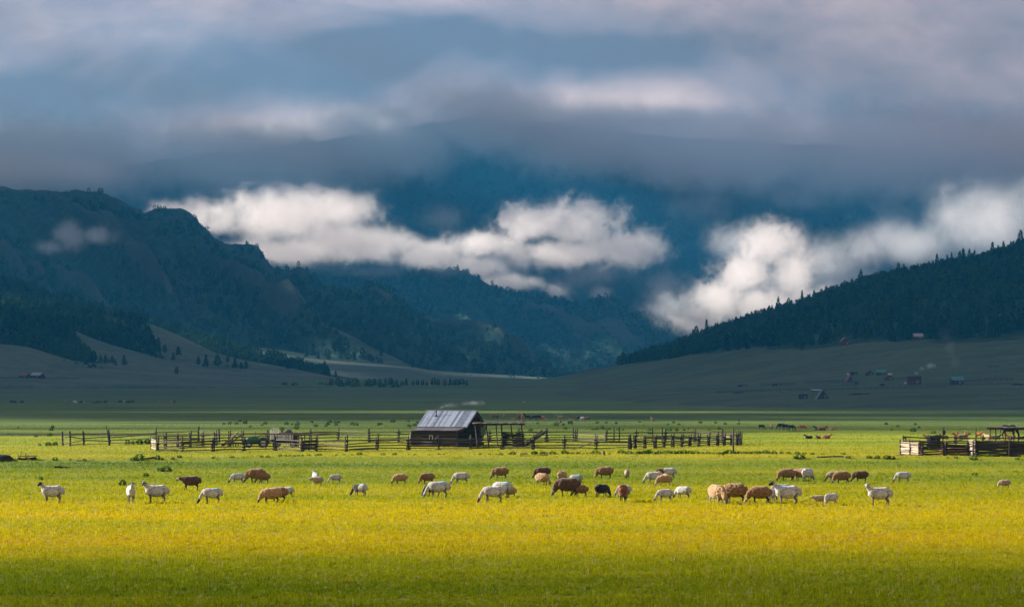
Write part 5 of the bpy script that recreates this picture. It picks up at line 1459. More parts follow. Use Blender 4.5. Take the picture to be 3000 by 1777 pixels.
S(1746, 1790, 1456, 'graze', .8, 40, 'black', 'black', 'stocky black sheep standing with its back to the camera', legs='dark', scale=.82)
S(1795, 1853, 1454, 'graze', .1, 200, 'white', 'pied', 'white sheep behind the rust-red one, pied head at left')
S(1805, 1851, 1470, 'graze', 1., 80, 'rust', 'brown', 'rust-red sheep seen from behind', legs='dark', scale=1.0)
S(1966, 2028, 1460, 'graze', .1, 150, 'white', 'black', 'white sheep grazing to the right of the one with a black eye patch')
S(1911, 1975, 1469, 'graze', .1, 195, 'white', 'pied', 'white sheep with a black eye patch grazing in front')
S(2113, 2177, 1471, 'graze', 1., 165, 'brown', 'brown', 'big brown sheep standing behind the tan head-on one', legs='dark', scale=1.1)
S(2079, 2129, 1475.5, 'graze', .9, 300, 'tan', 'pied', 'tan sheep with white face grazing head-on beside the big brown one', legs='cream', scale=1.1)
S(2180, 2259, 1474, 'graze', 1., 180, 'brown', 'cream', 'brown sheep with pale nose grazing left of the black-headed standing one', legs='dark')
S(2271, 2325, 1468, 'graze', .1, 20, 'blueback', 'black', 'white sheep with a blue-dyed back behind the black-headed one', scale=1.05)
S(2246, 2278, 1470, 'graze', .4, 240, 'white', 'pied', 'pale lamb with dark spots tucked in behind the black-headed sheep', scale=.8)
S(2248, 2349, 1480, 'stand', .1, 180, 'white', 'black', 'tall grey-white sheep with a black head held up', ears='black', scale=1.17)
S(2272, 2330, 1408.5, 'graze', 1., 182, 'brown', 'tan' if False else 'brown', 'leftmost brown woolly sheep of the back right group', legs='dark')
S(2322, 2360, 1408.5, 'graze', 1., 140, 'brown', 'brown', 'brown sheep between a woolly brown one and a white one at the back right', legs='dark', scale=.95)
S(2349, 2391, 1409.5, 'graze', .5, 50, 'white', 'white', 'round white sheep seen from behind at the back right', scale=1.)
S(2415, 2462, 1409.5, 'graze', .7, 182, 'cream', 'pied', 'cream sheep behind a brown one at the back right')
S(2433, 2492, 1416, 'graze', 1., 188, 'brown', 'pied', 'brown sheep with pale face in front of the cream one at the back right', legs='dark')
S(2491, 2543, 1411, 'graze', 1., 178, 'dark', 'dark', 'shaggy dark brown sheep rightmost of the back right group', legs='dark')
S(2614, 2667, 1413.5, 'graze', .1, 180, 'white', 'brown', 'grey sheep with brown head grazing alone at the right')
S(2920, 2960, 1429.5, 'graze', .8, 180, 'cream', 'cream', 'small cream sheep alone at the far right', legs='cream')
S(2374, 2412, 1476, 'walk', .7, 182, 'cream', 'cream', 'cream lamb standing behind the white sheep that turns its head', legs='cream')
S(2403, 2459, 1478.5, 'graze_turn', .3, 205, 'white', 'cream', 'white sheep turning its lowered head towards the camera', legs='cream')
S(2537, 2614, 1481.5, 'look', .1, 182, 'white', 'white', 'grey-white sheep standing head up at the right end of the front row', scale=1.1)
S(1516, 1538, 1307.5, 'graze', .3, 180, 'cream', 'cream', 'pale calf-like sheep behind the front fence under the pole shed', scale=.62)

HC_ = {'brown': fleece('coat_bay', (.19, .070, .026), 5, deep=.7), 'dark': fleece('coat_dark', (.022, .016, .014), 5, deep=.7), 'red': fleece('coat_chestnut', (.30, .090, .026), 5, deep=.75), 'tan': fleece('coat_dun', (.34, .20, .10), 5, deep=.75), 'grey': fleece('coat_grey', (.30, .27, .26), 5, deep=.7), 'white': fleece('coat_white', (.50, .48, .46), 5, deep=.8)}
HM = {}
def horse(u0, u1, v, pose, yaw, coat, label, scale=None, mane='dark'):
    p = foot((u0 + u1) / 2, v); k = p.y / F
    _sc[0] += 1; key = (pose, _sc[0] % 2)
    if key not in HM:
        HM[key] = horse_mesh(pose, _sc[0] % 2)
        for i in range(4): HM[key].materials.append(None)
    a = R(yaw); L = {'graze': 2.15, 'stand': 2.25, 'lie': 2.2}[pose]
    if scale is None: scale = min(1.12, max(.5, (u1 - u0) * k / (abs(math.cos(a)) * L + abs(math.sin(a)) * .62)))
    o = obj('horse', HM[key]); o.location = p; o.scale = (scale, scale, scale * (1.15 if pose != 'lie' else 1.0)); o.rotation_euler = (0, 0, a)
    o.location.x -= .25 * scale * math.cos(a)
    for i, m in enumerate((HC_[coat], HC_[coat], HC_['dark'] if coat in ('dark', 'brown') else HC_[coat], HC_[mane])):
        o.material_slots[i].link = 'OBJECT'; o.material_slots[i].material = m
    tag(o, label, 'horse', 'horses on the plain')
    return o
Hh = horse
Hh(1436, 1460, 1230.5, 'graze', 180, 'brown', 'brown horse grazing alone just right of the cabin roof')
Hh(1474, 1482, 1228.5, 'stand', 275, 'red', 'chestnut horse seen end-on between the lone grazer and the herd')
Hh(1494, 1510, 1229.5, 'lie', 180, 'tan', 'pale foal lying left of the tight herd behind the cabin', scale=.62)
Hh(1512, 1536, 1230, 'graze', 180, 'brown', 'leftmost horse of the tight herd, brown and grazing')
Hh(1525, 1536, 1232, 'stand', 262, 'red', 'chestnut horse end-on in front of the left of the tight herd')
Hh(1530, 1554, 1231.5, 'stand', 180, 'dark', 'dark horse with raised head in the tight herd')
Hh(1552, 1574, 1231.5, 'graze', 175, 'dark', 'dark horse at the centre of the tight herd')
Hh(1567, 1590, 1231, 'graze', 10, 'dark', 'dark horse right of centre in the tight herd')
Hh(1586, 1599, 1233.5, 'graze', 70, 'red', 'reddish horse seen from behind at the right of the tight herd')
Hh(1598, 1607, 1231, 'lie', 0, 'tan', 'pale foal lying at the right end of the tight herd', scale=.45)
Hh(1526, 1539, 1234, 'lie', 180, 'red', 'chestnut foal lying in front of the tight herd', scale=.5)
Hh(1627, 1648, 1231.5, 'stand', 180, 'tan', 'light dun horse standing alone between two groups')
Hh(1636, 1647, 1236.5, 'lie', 100, 'dark', 'dark foal lying in front of the dun horse', scale=.6)
Hh(1667, 1681, 1232.5, 'lie', 180, 'tan', 'foal lying between the dun horse and the group of three', scale=.6)
Hh(1687, 1706, 1233, 'graze', 190, 'dark', 'dark horse grazing at the left of the group of three')
Hh(1696, 1714, 1233.5, 'graze', 150, 'grey', 'grey horse in the middle of the group of three')
Hh(1710, 1728, 1233.5, 'graze', 172, 'brown', 'brown horse at the right of the group of three')
Hh(1905, 1912, 1236, 'stand', 250, 'tan', 'small dun foal beside its mother on the open plain', scale=.6)
Hh(1911, 1921, 1236.5, 'stand', 60, 'brown', 'brown mare end-on beside a dun foal on the open plain')
Hh(2222, 2245, 1259, 'graze', 10, 'dark', 'dark horse at the left of the right-hand plain group')
Hh(2256, 2266, 1258.5, 'stand', 280, 'brown', 'brown horse end-on second in the right-hand plain group')
Hh(2272, 2300, 1260, 'graze', 180, 'dark', 'dark horse grazing left of centre in the right-hand plain group')
Hh(2290, 2316, 1260.5, 'graze', 5, 'dark', 'dark horse in the thick of the right-hand plain group')
Hh(2308, 2333, 1262, 'graze', 0, 'dark', 'dark horse grazing rightwards in the right-hand plain group')
Hh(2340, 2365, 1262.5, 'graze', 0, 'red', 'chestnut horse at the right of the right-hand plain group')
Hh(2386, 2404, 1260, 'lie', 180, 'dark', 'dark horse lying, left of a pair past the chestnut horse', scale=.8)
Hh(2400, 2421, 1260.5, 'lie', 0, 'brown', 'brown horse lying, right of a pair past the chestnut horse', scale=.85)
Hh(2433, 2448, 1259, 'lie', 0, 'tan', 'dun foal lying alone beside a bare earth patch', scale=.6)
Hh(2351, 2382, 1284.5, 'lie', 180, 'dark', 'dark horse lying with head up, left of three lying together')
Hh(2382, 2408, 1284.8, 'lie', 230, 'brown', 'brown horse lying in the middle of three lying together')
Hh(2408, 2442, 1284.5, 'lie', 0, 'red', 'chestnut horse lying at the right of three lying together')
Hh(2757, 2777, 1284.5, 'stand', 75, 'dark', 'dark horse standing behind the tall pole of the right corral')
Hh(2700, 2731, 1284.5, 'lie', 170, 'brown', 'brown horse lying at the left of the corral herd')
Hh(2730, 2757, 1285, 'lie', 180, 'dark', 'black horse lying behind the stacked beams')
Hh(2754, 2773, 1285.5, 'lie', 200, 'brown', 'brown foal lying at the feet of the dark corral horse', scale=.7)
Hh(2797, 2811, 1284.5, 'stand', 255, 'brown', 'brown horse end-on left of the bright dun horse')
Hh(2820, 2838, 1282.5, 'stand', 245, 'tan', 'bright sunlit dun horse in the corral herd')
Hh(2790, 2822, 1285.5, 'lie', 180, 'red', 'chestnut horse lying in front of the end-on brown horse', scale=.85)
Hh(2815, 2836, 1286, 'lie', 0, 'brown', 'brown horse lying under the bright dun horse', scale=.85)
Hh(2860, 2881, 1285.5, 'stand', 320, 'red', 'chestnut horse standing right of the tall corral pole')
Hh(2885, 2900, 1286, 'lie', 120, 'tan', 'dun foal lying left of the open shelter', scale=.8)
Hh(2904, 2939, 1286, 'lie', 0, 'dark', 'dark horse lying behind the left poles of the open shelter')
Hh(2940, 2984, 1286, 'graze', 5, 'dark', 'large dark horse standing behind the open shelter', scale=1.12)
Hh(2945, 2972, 1287, 'lie', 180, 'red', 'chestnut foal lying in front of the large dark shelter horse', scale=.75)
Hh(2978, 3010, 1286.5, 'lie', 0, 'dark', 'dark horse lying at the right edge of the picture')
for i, (a, b, po, ya, co) in enumerate([(26, 40, 'graze', 180, 'dark'), (36, 52, 'graze', 0, 'dark'), (56, 74, 'graze', 0, 'dark'), (190, 195, 'stand', 270, 'tan'), (214, 227, 'graze', 0, 'white'), (231, 243, 'graze', 180, 'dark'), (240, 250, 'graze', 0, 'grey'), (264, 277, 'graze', 180, 'brown'), (276, 286, 'graze', 200, 'dark'), (284, 294, 'graze', 60, 'dark'), (294, 300, 'stand', 270, 'dark'), (302, 318, 'stand', 0, 'dark'), (347, 361, 'graze', 0, 'dark'), (358, 367, 'stand', 90, 'grey'), (365, 384, 'graze', 180, 'dark'), (380, 398, 'graze', 0, 'dark'), (462, 473, 'graze', 180, 'tan'), (498, 502, 'stand', 270, 'tan'), (508, 515, 'stand', 270, 'dark')]):
    Hh(a, b, 1182 + (i % 3) * .5, po, ya, co, '%s horse in the far herd at the left, %s' % ({'dark': 'dark', 'tan': 'dun', 'white': 'white', 'grey': 'grey', 'brown': 'brown'}[co], nth(i)))
def bird():
    V = [(-.55, .10, .10), (-.25, .02, .16), (0, 0, .02), (.25, .02, .16), (.55, .10, .10), (0, -.22, 0), (0, .22, .02), (-.25, .16, .15), (.25, .16, .15), (0, -.05, -.08)]
    Fs = [(0, 1, 7), (1, 2, 6, 7), (2, 3, 8, 6), (3, 4, 8), (5, 2, 1), (5, 3, 2), (5, 9, 1), (5, 3, 9), (9, 6, 7, 1), (9, 3, 8, 6)]
    me = poly_mesh('bird', V, Fs); o = obj('bird', me, m=M_white); D = 420.; o.location = ((1535 - UC) / F * D, D, zpy(1177, D)); o.scale = (.85,) * 3
    tag(o, 'small white bird gliding above the plain right of the cabin', 'bird')
bird()
# ================================================================== SHRUBS AND GRASS
M_shrub = leaf_mat('shrub_leaves', (.030, .075, .012), (.105, .190, .024))
SHRUB = []
for i in range(5):
    me = crown_mesh('shrub', 1., .62 + .1 * (i % 3), -.05, 'round', 150, .26, 700 + i); me.materials.append(M_shrub); SHRUB.append(me)
def shrub(u, v, wpx, label, group, hf=.75):
    p = foot(u, v); w_ = wpx / F * p.y
    o = obj('shrub', random.choice(SHRUB)); o.location = p
    o.scale = (w_ * .72, w_ * .72, w_ * hf); o.rotation_euler = (0, 0, random.uniform(0, 6.28))
    tag(o, label, 'shrub', group)
def crop(pts, x0, y0, s): return [(x0 + p[0] / s, y0 + p[1] / s, p[2] if len(p) > 2 else 9) for p in pts]
far_sh = crop([(640, 28), (740, 66, 12), (455, 76), (580, 76), (350, 78, 7), (1110, 75), (1050, 104, 6), (1500, 85, 11), (1700, 95, 13), (1680, 165, 13), (1415, 180, 11), (1965, 46, 8), (2040, 122, 10), (2290, 48, 12), (2260, 88, 11), (2225, 120), (2415, 100), (2455, 50, 7), (2385, 52), (1600, 88, 6), (830, 128, 6)], 600, 1230, 6.265)
far_sh += crop([(195, 85, 10), (265, 98, 11), (685, 95, 10), (730, 78, 7), (940, 40, 12), (1240, 125, 10), (1345, 110, 10), (1235, 30, 6), (1395, 54, 8), (680, 290, 9)], 1000, 1230, 6.265)
far_sh += crop([(475, 258, 7), (815, 292, 13), (940, 284, 8), (1070, 260, 12), (975, 358, 10), (340, 390, 11), (1565, 250, 8), (1730, 246, 7), (1915, 258, 8), (2340, 232, 6), (1650, 360, 13), (1545, 364, 11), (1780, 368, 9), (1935, 372, 7), (2035, 376, 6), (1470, 368, 7)], 1500, 1200, 6.265)
far_sh += crop([(770, 242, 8), (1260, 246, 9), (875, 277, 7), (670, 276, 6), (1545, 248, 8), (1720, 272, 8), (1970, 266, 7), (1975, 206, 5), (330, 384, 9), (690, 385, 13), (830, 386, 10), (970, 382, 8), (1040, 360, 5), (1615, 360, 10), (1430, 376, 8), (330, 446, 9)], 1850, 1200, 6.265)
far_sh += crop([(255, 240, 9), (345, 335, 7), (450, 278, 7), (700, 352, 13), (730, 246, 8), (795, 293, 6), (1030, 388, 11), (1475, 508, 8)], 2550, 1200, 5.569)
far_sh += crop([(1270, 275, 10), (1240, 335, 10), (430, 285, 6), (870, 490, 9), (1200, 468, 13)], 0, 1220, 8.243)
for (u, v, s_) in far_sh: shrub(u, v, s_ * 1.1, 'small dark shrub dotted on the plain behind the fences', 'shrubs dotted on the plain')
near_sh = crop([(960, 702), (1165, 705, 16), (1340, 700, 15), (1330, 1055, 14), (1705, 1048, 7), (2045, 1068, 11), (380, 1240, 6)], 0, 1220, 8.243)
near_sh += crop([(1245, 445, 17), (1330, 445, 12), (1445, 448, 19), (1570, 446, 20), (65, 472, 15), (1330, 715, 14), (1440, 710, 25), (1735, 700, 18), (1815, 700, 9), (1985, 700, 11), (2080, 670, 9), (2120, 672, 8)], 150, 1220, 5.569)
near_sh += crop([(1955, 212, 17), (2040, 212, 22), (1785, 280, 18), (1500, 382, 22), (500, 315, 14)], 0, 1330, 4.177)
for (u, v, s_) in near_sh: shrub(u, v, s_, 'leafy green shrub in the pasture on the left', 'shrubs in the left pasture')
band = crop([(150, 700, 10), (480, 690), (520, 685, 8), (715, 688, 6), (1045, 682, 10), (1160, 685, 12), (1385, 665, 12), (1480, 665, 11), (1560, 665, 10), (1640, 665, 9), (1720, 662, 10), (1800, 660, 9), (1905, 652, 11), (2050, 650, 10), (2110, 648, 13), (2420, 650, 9)], 600, 1230, 6.265)
band += crop([(50, 642, 9), (190, 642, 8), (330, 640, 17), (440, 640, 6), (760, 640, 12), (980, 638, 13), (1240, 636, 6), (1350, 645, 9), (1610, 640, 7), (1790, 635, 9), (1880, 632, 7)], 1000, 1230, 6.265)
band += crop([(1430, 900, 11), (1585, 898, 10), (1690, 900, 9), (1770, 905, 13), (1890, 898, 9), (1965, 895, 18), (2110, 895, 9), (2180, 895, 10), (2310, 893, 20), (2450, 893, 17)], 1150, 1170, 5.569)
band += crop([(240, 815, 10), (410, 815, 20), (550, 815, 15), (620, 815, 14), (745, 815, 18), (830, 815, 8), (960, 808, 22), (1020, 812, 13), (1110, 810, 12), (1220, 815, 14), (1310, 815, 10), (1400, 815, 12), (1480, 810, 15), (1530, 805, 20), (1590, 818, 15), (1780, 815, 9), (2000, 805, 22), (2060, 808, 16), (2150, 810, 20), (2250, 815, 11), (2350, 810, 17), (2460, 805, 22)], 1500, 1200, 6.265)
band += crop([(130, 810, 18), (240, 808, 18), (310, 806, 24), (400, 812, 18), (510, 808, 19), (640, 806, 22), (770, 805, 18), (880, 806, 20), (970, 804, 22), (1080, 805, 18), (1190, 806, 17), (1300, 808, 13), (1400, 808, 15), (1500, 808, 10), (1600, 822, 16), (1650, 828, 18), (1720, 805, 15), (1800, 805, 24), (1930, 806, 16), (2000, 805, 13), (2080, 805, 16), (2160, 805, 15), (2240, 803, 16), (2330, 800, 16), (2400, 798, 14), (2460, 795, 18)], 1850, 1200, 6.265)
band += [(2250, 1328, 16), (2268, 1329, 18), (2290, 1328, 13), (2310, 1329, 15), (2335, 1330, 18), (2357, 1330, 13), (2380, 1331, 12), (2410, 1331, 10), (2470, 1331, 12)]
band += crop([(310, 42, 26), (270, 44, 14), (990, 38, 15), (1070, 40, 18), (1160, 45, 22), (1210, 45, 18), (1840, 40, 12), (2010, 52, 20), (2060, 26, 14), (2155, 24, 20), (2440, 52, 14), (785, 38, 15), (1755, 38, 8), (2025, 205, 15), (2280, 170, 10), (2415, 172, 9)], 2250, 1330, 3.341)
for (u, v, s_) in band: shrub(u, v, s_, 'low green shrub in the ragged belt in front of the corrals', 'shrub belt in front of the corrals', hf=.5)
# low growth along the stream bed and beside the row of trees
for (u, v, s_) in [(834, 1127, 16), (863, 1128, 18), (941, 1126, 14), (960, 1128, 16), (1000, 1131, 24), (1040, 1131, 26), (1080, 1131, 24), (1120, 1133, 22), (1160, 1134, 22)]: shrub(u, v, s_, 'dark bush at the foot of the row of valley trees', 'bushes under the valley trees', hf=.5)

# grass
def blade_mat():
    m, t = mat('grass_blades')
    pos = t.n('ShaderNodeNewGeometry').outputs['Position']
    rnd = t.n('ShaderNodeObjectInfo').outputs['Random']
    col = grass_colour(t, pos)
    hsv = t.n('ShaderNodeHueSaturation', ins={'Hue': .5, 'Saturation': 1.0, 'Value': t.m('ADD', .80, t.m('MULTIPLY', rnd, .45)), 'Color': col})
    c2 = t.mix(t.sstep(rnd, .93, .99), hsv.outputs[0], (.34, .27, .10))
    d = t.n('ShaderNodeBsdfDiffuse', ins={0: c2}); tr = t.n('ShaderNodeBsdfTranslucent', ins={0: c2})
    mx = t.n('ShaderNodeMixShader', ins={0: .5, 1: d.outputs[0], 2: tr.outputs[0]})
    t.n('ShaderNodeOutputMaterial', ins={0: mx.outputs[0]})
    return m
M_blade = blade_mat()
def tuft(seed, n=11, h=1.0, spread=.55, w=.075):
    g = np.random.default_rng(seed); V, T = [], []
    for i in range(n):
        a, b = g.uniform(0, 6.283), g.uniform(0, 6.283); r = spread * math.sqrt(g.random())
        x, y = r * math.cos(a), r * math.sin(a); hh = h * g.uniform(.45, 1.1); ln = g.uniform(.1, .5) * hh
        wx, wy = w * math.cos(b + 1.57), w * math.sin(b + 1.57)
        k = len(V)
        V += [(x - wx, y - wy, -.12), (x + wx, y + wy, -.12), (x + ln * .4 * math.cos(b) + wx * .7, y + ln * .4 * math.sin(b) + wy * .7, hh * .6), (x + ln * .4 * math.cos(b) - wx * .7, y + ln * .4 * math.sin(b) - wy * .7, hh * .6), (x + ln * math.cos(b), y + ln * math.sin(b), hh)]
        T += [(k, k + 1, k + 2), (k, k + 2, k + 3), (k + 3, k + 2, k + 4)]
    me = mesh_np('grass_tuft', np.array(V), tris=np.array(T)); me.materials.append(M_blade); return me
TUFT = [tuft(900 + i) for i in range(6)]
NG = 185000
vv = rng.uniform(1242, 1880, NG); uu = rng.uniform(-420, 3420, NG)
gd = 35000.0 / (vv - HY); gx = (uu - UC) / F * gd
cl = fbm(gx * .8, gd * .8, 15, 3)
okg = (cl > .15)
gx, gd, cl = gx[okg], gd[okg], cl[okg]
gz = ground_z(gx, gd)
gs = rng.uniform(.05, .125, len(gx)) * (.7 + .9 * cl) * np.clip(gd / 110, .75, 1.15)
scatter('grass', 'short green and yellow pasture grass', np.stack([gx, gd, gz], 1), gs, rng.uniform(0, 6.28, len(gx)), TUFT)

# taller bents standing above the sward
NT_ = 5200
vv = 1380 + 430 * rng.random(NT_) ** .75; uu = rng.uniform(-420, 3420, NT_)
gd = 35000.0 / (vv - HY); gx = (uu - UC) / F * gd
ok2 = fbm(gx * .12, gd * .25, 19, 4) > .47
gx, gd = gx[ok2], gd[ok2]
BENT = [tuft(950 + i, n=7, h=1.0, spread=.30, w=.028) for i in range(4)]
scatter('grass', 'taller grass stems scattered through the pasture', np.stack([gx, gd, ground_z(gx, gd)], 1), rng.uniform(.16, .34, len(gx)), rng.uniform(0, 6.28, len(gx)), BENT)
# ================================================================== CLOUDS, SMOKE, HAZE
def vol_mat(name, col, dens, aniso=0.2):
    m, t = mat(name)
    v = t.n('ShaderNodeVolumePrincipled', ins={'Color': (*col, 1), 'Density': dens, 'Anisotropy': aniso})
    if 'Density Attribute' in v.inputs: v.inputs['Density Attribute'].default_value = 'density'
    t.n('ShaderNodeOutputMaterial', ins={'Volume': v.outputs[0]})
    return m
def puff(name, label, lobes, lo, hi, m, res, amt=.9, nscale=1.0, detail=5, fine=.42, thr=(.0, .5), seed=0., loc=(0, 0, 0), cat=None, warp=.35, stretch=(1, 1, 1), kind=None, group=None):
    """a body of vapour: density = lobes broken up by turbulence, inside the box lo..hi (metres, local)"""
    ng = bpy.data.node_groups.new(name, 'GeometryNodeTree')
    ng.interface.new_socket('Geometry', in_out='OUTPUT', socket_type='NodeSocketGeometry')
    t = NT(ng)
    pos = t.n('GeometryNodeInputPosition').outputs[0]
    sz = (hi[0] - lo[0], hi[1] - lo[1], hi[2] - lo[2])
    np_ = t.vm('ADD', t.vm('MULTIPLY', pos, tuple(nscale * s for s in stretch)), (seed * 3.7, seed * 9.1, seed * 5.3))
    wv = t.n('ShaderNodeTexNoise', ins={'Scale': .7, 'Detail': 2.0})
    t.link(np_, wv.inputs['Vector'])
    wp = t.vm('ADD', np_, t.vm('SCALE', t.vm('SUBTRACT', wv.outputs[1], (.5, .5, .5)), scale=warp * 4))
    nz = t.noise(wp, 1.0, detail, .60)
    nf = t.noise(t.vm('ADD', wp, (3.3, 8.8, 1.7)), 3.4, 3, .62)
    fall = None
    for (c, r) in lobes:
        d = t.vm('LENGTH', t.vm('DIVIDE', t.vm('SUBTRACT', pos, tuple(c)), tuple(r)))
        f = t.m('SUBTRACT', 1.0, d)
        fall = f if fall is None else t.m('SMOOTH_MAX', fall, f, .25)
    den = t.m('ADD', t.m('ADD', fall, t.m('MULTIPLY', t.m('SUBTRACT', nz, .5), amt * 2)), t.m('MULTIPLY', t.m('SUBTRACT', nf, .5), fine * 2))
    den = t.sstep(den, thr[0], thr[1])
    den = t.m('MULTIPLY', den, den)
    # fade before the box walls
    d2 = None
    for ax in range(3):
        p = t.sep(pos)[ax]
        e = t.m('MINIMUM', t.m('SUBTRACT', p, lo[ax]), t.m('SUBTRACT', hi[ax], p))
        e = t.sstep(e, 0.0, .08 * sz[ax])
        d2 = e if d2 is None else t.m('MULTIPLY', d2, e)
    den = t.m('MULTIPLY', den, d2)
    vc = t.n('GeometryNodeVolumeCube', ins={'Density': den, 'Min': tuple(lo), 'Max': tuple(hi), 'Resolution X': res[0], 'Resolution Y': res[1], 'Resolution Z': res[2]})
    sm = t.n('GeometryNodeSetMaterial', ins={0: vc.outputs[0]})
    sm.inputs['Material'].default_value = m
    go = t.n('NodeGroupOutput')
    t.link(sm.outputs[0], go.inputs[0])
    vd = bpy.data.volumes.new(name)
    vd.materials.append(m)
    o = bpy.data.objects.new(name, vd)
    C.objects.link(o)
    o.location = loc
    md = o.modifiers.new('body', 'NODES')
    md.node_group = ng
    tag(o, label, cat, kind=kind, group=group)
    return o
def cloud(label, D, lobes, depth, m, px=9., pad=1.25, **kw):
    """lobes in photo pixels (u, py, ru, rv); turned into metres at distance D"""
    k = D / F
    u0 = np.mean([l[0] for l in lobes]); v0 = np.mean([l[1] for l in lobes])
    L = [(((l[0] - u0) * k, (l[4] if len(l) > 4 else 0), (v0 - l[1]) * k), (l[2] * k, depth, l[3] * k)) for l in lobes]
    lo = [min(c[i] - r[i] * pad for c, r in L) for i in range(3)]
    hi = [max(c[i] + r[i] * pad for c, r in L) for i in range(3)]
    vox = px * k
    res = [int(max(24, min(400, (hi[i] - lo[i]) / vox))) for i in range(3)]
    res[1] = int(max(16, res[1] * .6))
    return puff('cloud', label, L, lo, hi, m, res, loc=((u0 - UC) * k, D, zpy(v0, D)), cat='cloud', nscale=kw.pop('freq', 1 / 120.) / k, **kw)

V_white = vol_mat('cloud_vapour', (.89, .835, .815), .0080)
V_thin = vol_mat('mist_vapour', (.90, .88, .89), .0034)
V_puff = vol_mat('hill_mist_vapour', (.96, .96, .97), .012)
V_deck = vol_mat('overcast_vapour', (.998, .99, .992), .0055)
cloud('long bright cloud bank lying behind the left mountain ridge', 5000, [(590, 635, 190, 65), (840, 635, 280, 110), (1000, 615, 140, 75), (1020, 700, 200, 70), (860, 735, 330, 48)], 260, V_white, px=6., freq=1 / 85., amt=.9, fine=.7, seed=1, thr=(.08, .65), warp=.55)
cloud('lower tail of the cloud bank spilling behind the second ridge', 6550, [(1110, 720, 190, 62), (1260, 745, 180, 52), (1390, 780, 140, 45), (1480, 825, 110, 36)], 170, V_white, px=6., freq=1 / 80., amt=.85, fine=.5, seed=16, thr=(.0, .7), warp=.55)
cloud('bright ragged cloud floating in the middle of the valley', 6700, [(1560, 650, 150, 80), (1700, 655, 170, 100), (1840, 730, 170, 75), (1640, 745, 240, 60), (1420, 715, 150, 50)], 260, V_white, px=5., freq=1 / 70., amt=1.05, fine=.75, seed=2, thr=(.13, .68), warp=.6)
cloud('tall bright cloud rising behind the wooded right hill', 4700, [(2250, 715, 130, 90), (2180, 800, 120, 85), (2110, 875, 120, 85), (2050, 940, 100, 65), (2330, 800, 95, 120), (2410, 880, 95, 75), (2230, 890, 150, 80)], 200, V_white, px=5., freq=1 / 70., amt=1.05, fine=.75, seed=3, thr=(.10, .66), warp=.6)
cloud('small pale puff clinging to the left mountainside', 3450, [(205, 690, 70, 62), (150, 725, 70, 30), (290, 690, 70, 36)], 60, V_puff, freq=1 / 50., amt=.9, seed=4, thr=(-.1, .8), px=4.)
cloud('soft grey cloud spreading above the right hilltop', 5200, [(2900, 640, 260, 150), (2650, 720, 200, 90), (2480, 800, 120, 80), (3200, 600, 300, 150)], 260, V_thin, freq=1 / 120., amt=.85, seed=5, thr=(-.1, .8))
cloud('small cloud scrap above the end of the second ridge', 6400, [(1905, 905, 85, 36), (1760, 860, 60, 45)], 120, V_white, freq=1 / 55., amt=.9, seed=6, thr=(.1, .9), px=5.)
cloud('wispy cloud scrap between the ridge and the big valley cloud', 6500, [(1640, 850, 85, 55), (1560, 830, 70, 36)], 120, V_white, freq=1 / 55., amt=.9, seed=7, thr=(.1, .9), px=5.)
cloud('thin mist veil drifting across the upper massif on the right', 8000, [(2050, 600, 170, 80), (2350, 580, 230, 70), (2600, 640, 180, 80)], 200, V_thin, freq=1 / 110., amt=.9, seed=8, thr=(.0, .9))
cloud('thin torn mist streaming off the middle valley cloud', 6300, [(1480, 780, 160, 60), (1750, 800, 200, 60), (1950, 830, 150, 60), (1300, 640, 110, 60)], 160, V_thin, freq=1 / 75., amt=1.0, fine=.55, seed=14, thr=(.0, .9), px=6., warp=.7)
cloud('thin torn mist around the tall cloud behind the right hill', 4900, [(1980, 900, 130, 80), (2150, 700, 130, 80), (2420, 760, 150, 110), (2540, 720, 150, 90)], 160, V_thin, freq=1 / 75., amt=1.0, fine=.55, seed=15, thr=(.0, .9), px=6., warp=.7)
cloud('thin mist along the crest of the second ridge', 5750, [(900, 785, 190, 26), (1100, 795, 210, 26), (1310, 795, 130, 28)], 90, V_thin, freq=1 / 80., amt=.8, seed=9, thr=(.0, .9), px=6.)
# ragged underside of the overcast where it swallows the summits
cloud('grey ragged underside of the overcast hiding the far summits', 7700, [(-500, 465, 700, 125), (150, 465, 600, 118), (750, 460, 500, 118), (1120, 410, 260, 115), (1450, 350, 300, 100), (1760, 405, 320, 118), (2150, 445, 400, 120), (2650, 455, 500, 130), (3200, 445, 600, 135), (3700, 445, 500, 135)], 420, V_deck, freq=1 / 130., amt=.72, fine=.48, seed=10, thr=(-.32, .55), px=13.)
cloud('grey cloud base cutting off the top of the left mountain', 4150, [(-500, 470, 420, 110), (0, 490, 330, 85), (230, 500, 200, 62)], 160, V_deck, freq=1 / 120., amt=.40, fine=.25, seed=11, thr=(-.05, .8), px=10.)

# smoke
V_smoke = vol_mat('smoke_vapour', (.85, .90, .95), .28)
sp = CAB.matrix_basis @ Vector((-1.42, -.78, 3.95))
puff('smoke', 'thin bluish smoke drifting right from the cabin stove pipe', [((.6, 0, .10), (.8, .45, .34)), ((1.5, 0, .28), (1.2, .6, .50)), ((3.6, .2, .50), (2.6, .9, .42))], (-.2, -1.2, -.5), (6.5, 1.2, 1.3), V_smoke, (150, 44, 40), amt=1.3, nscale=1.9, thr=(.05, 1.3), seed=21., loc=sp, cat='smoke')
V_smoke2 = vol_mat('village_smoke', (.85, .9, .95), .16)
hp = foot(2681, 1126) + Vector((0, 4, 5.5))
puff('smoke', 'white smoke rising to the right from the red-walled house', [((1.5, 0, 1.2), (2.6, 1.6, 1.6)), ((5, 0, 4), (3.2, 2, 2.2)), ((10, 0, 5.5), (4, 3, 2.5))], (-2, -4, -2), (16, 4, 9), V_smoke2, (60, 24, 40), amt=.8, nscale=.35, thr=(.0, .9), seed=22., loc=hp, cat='smoke')
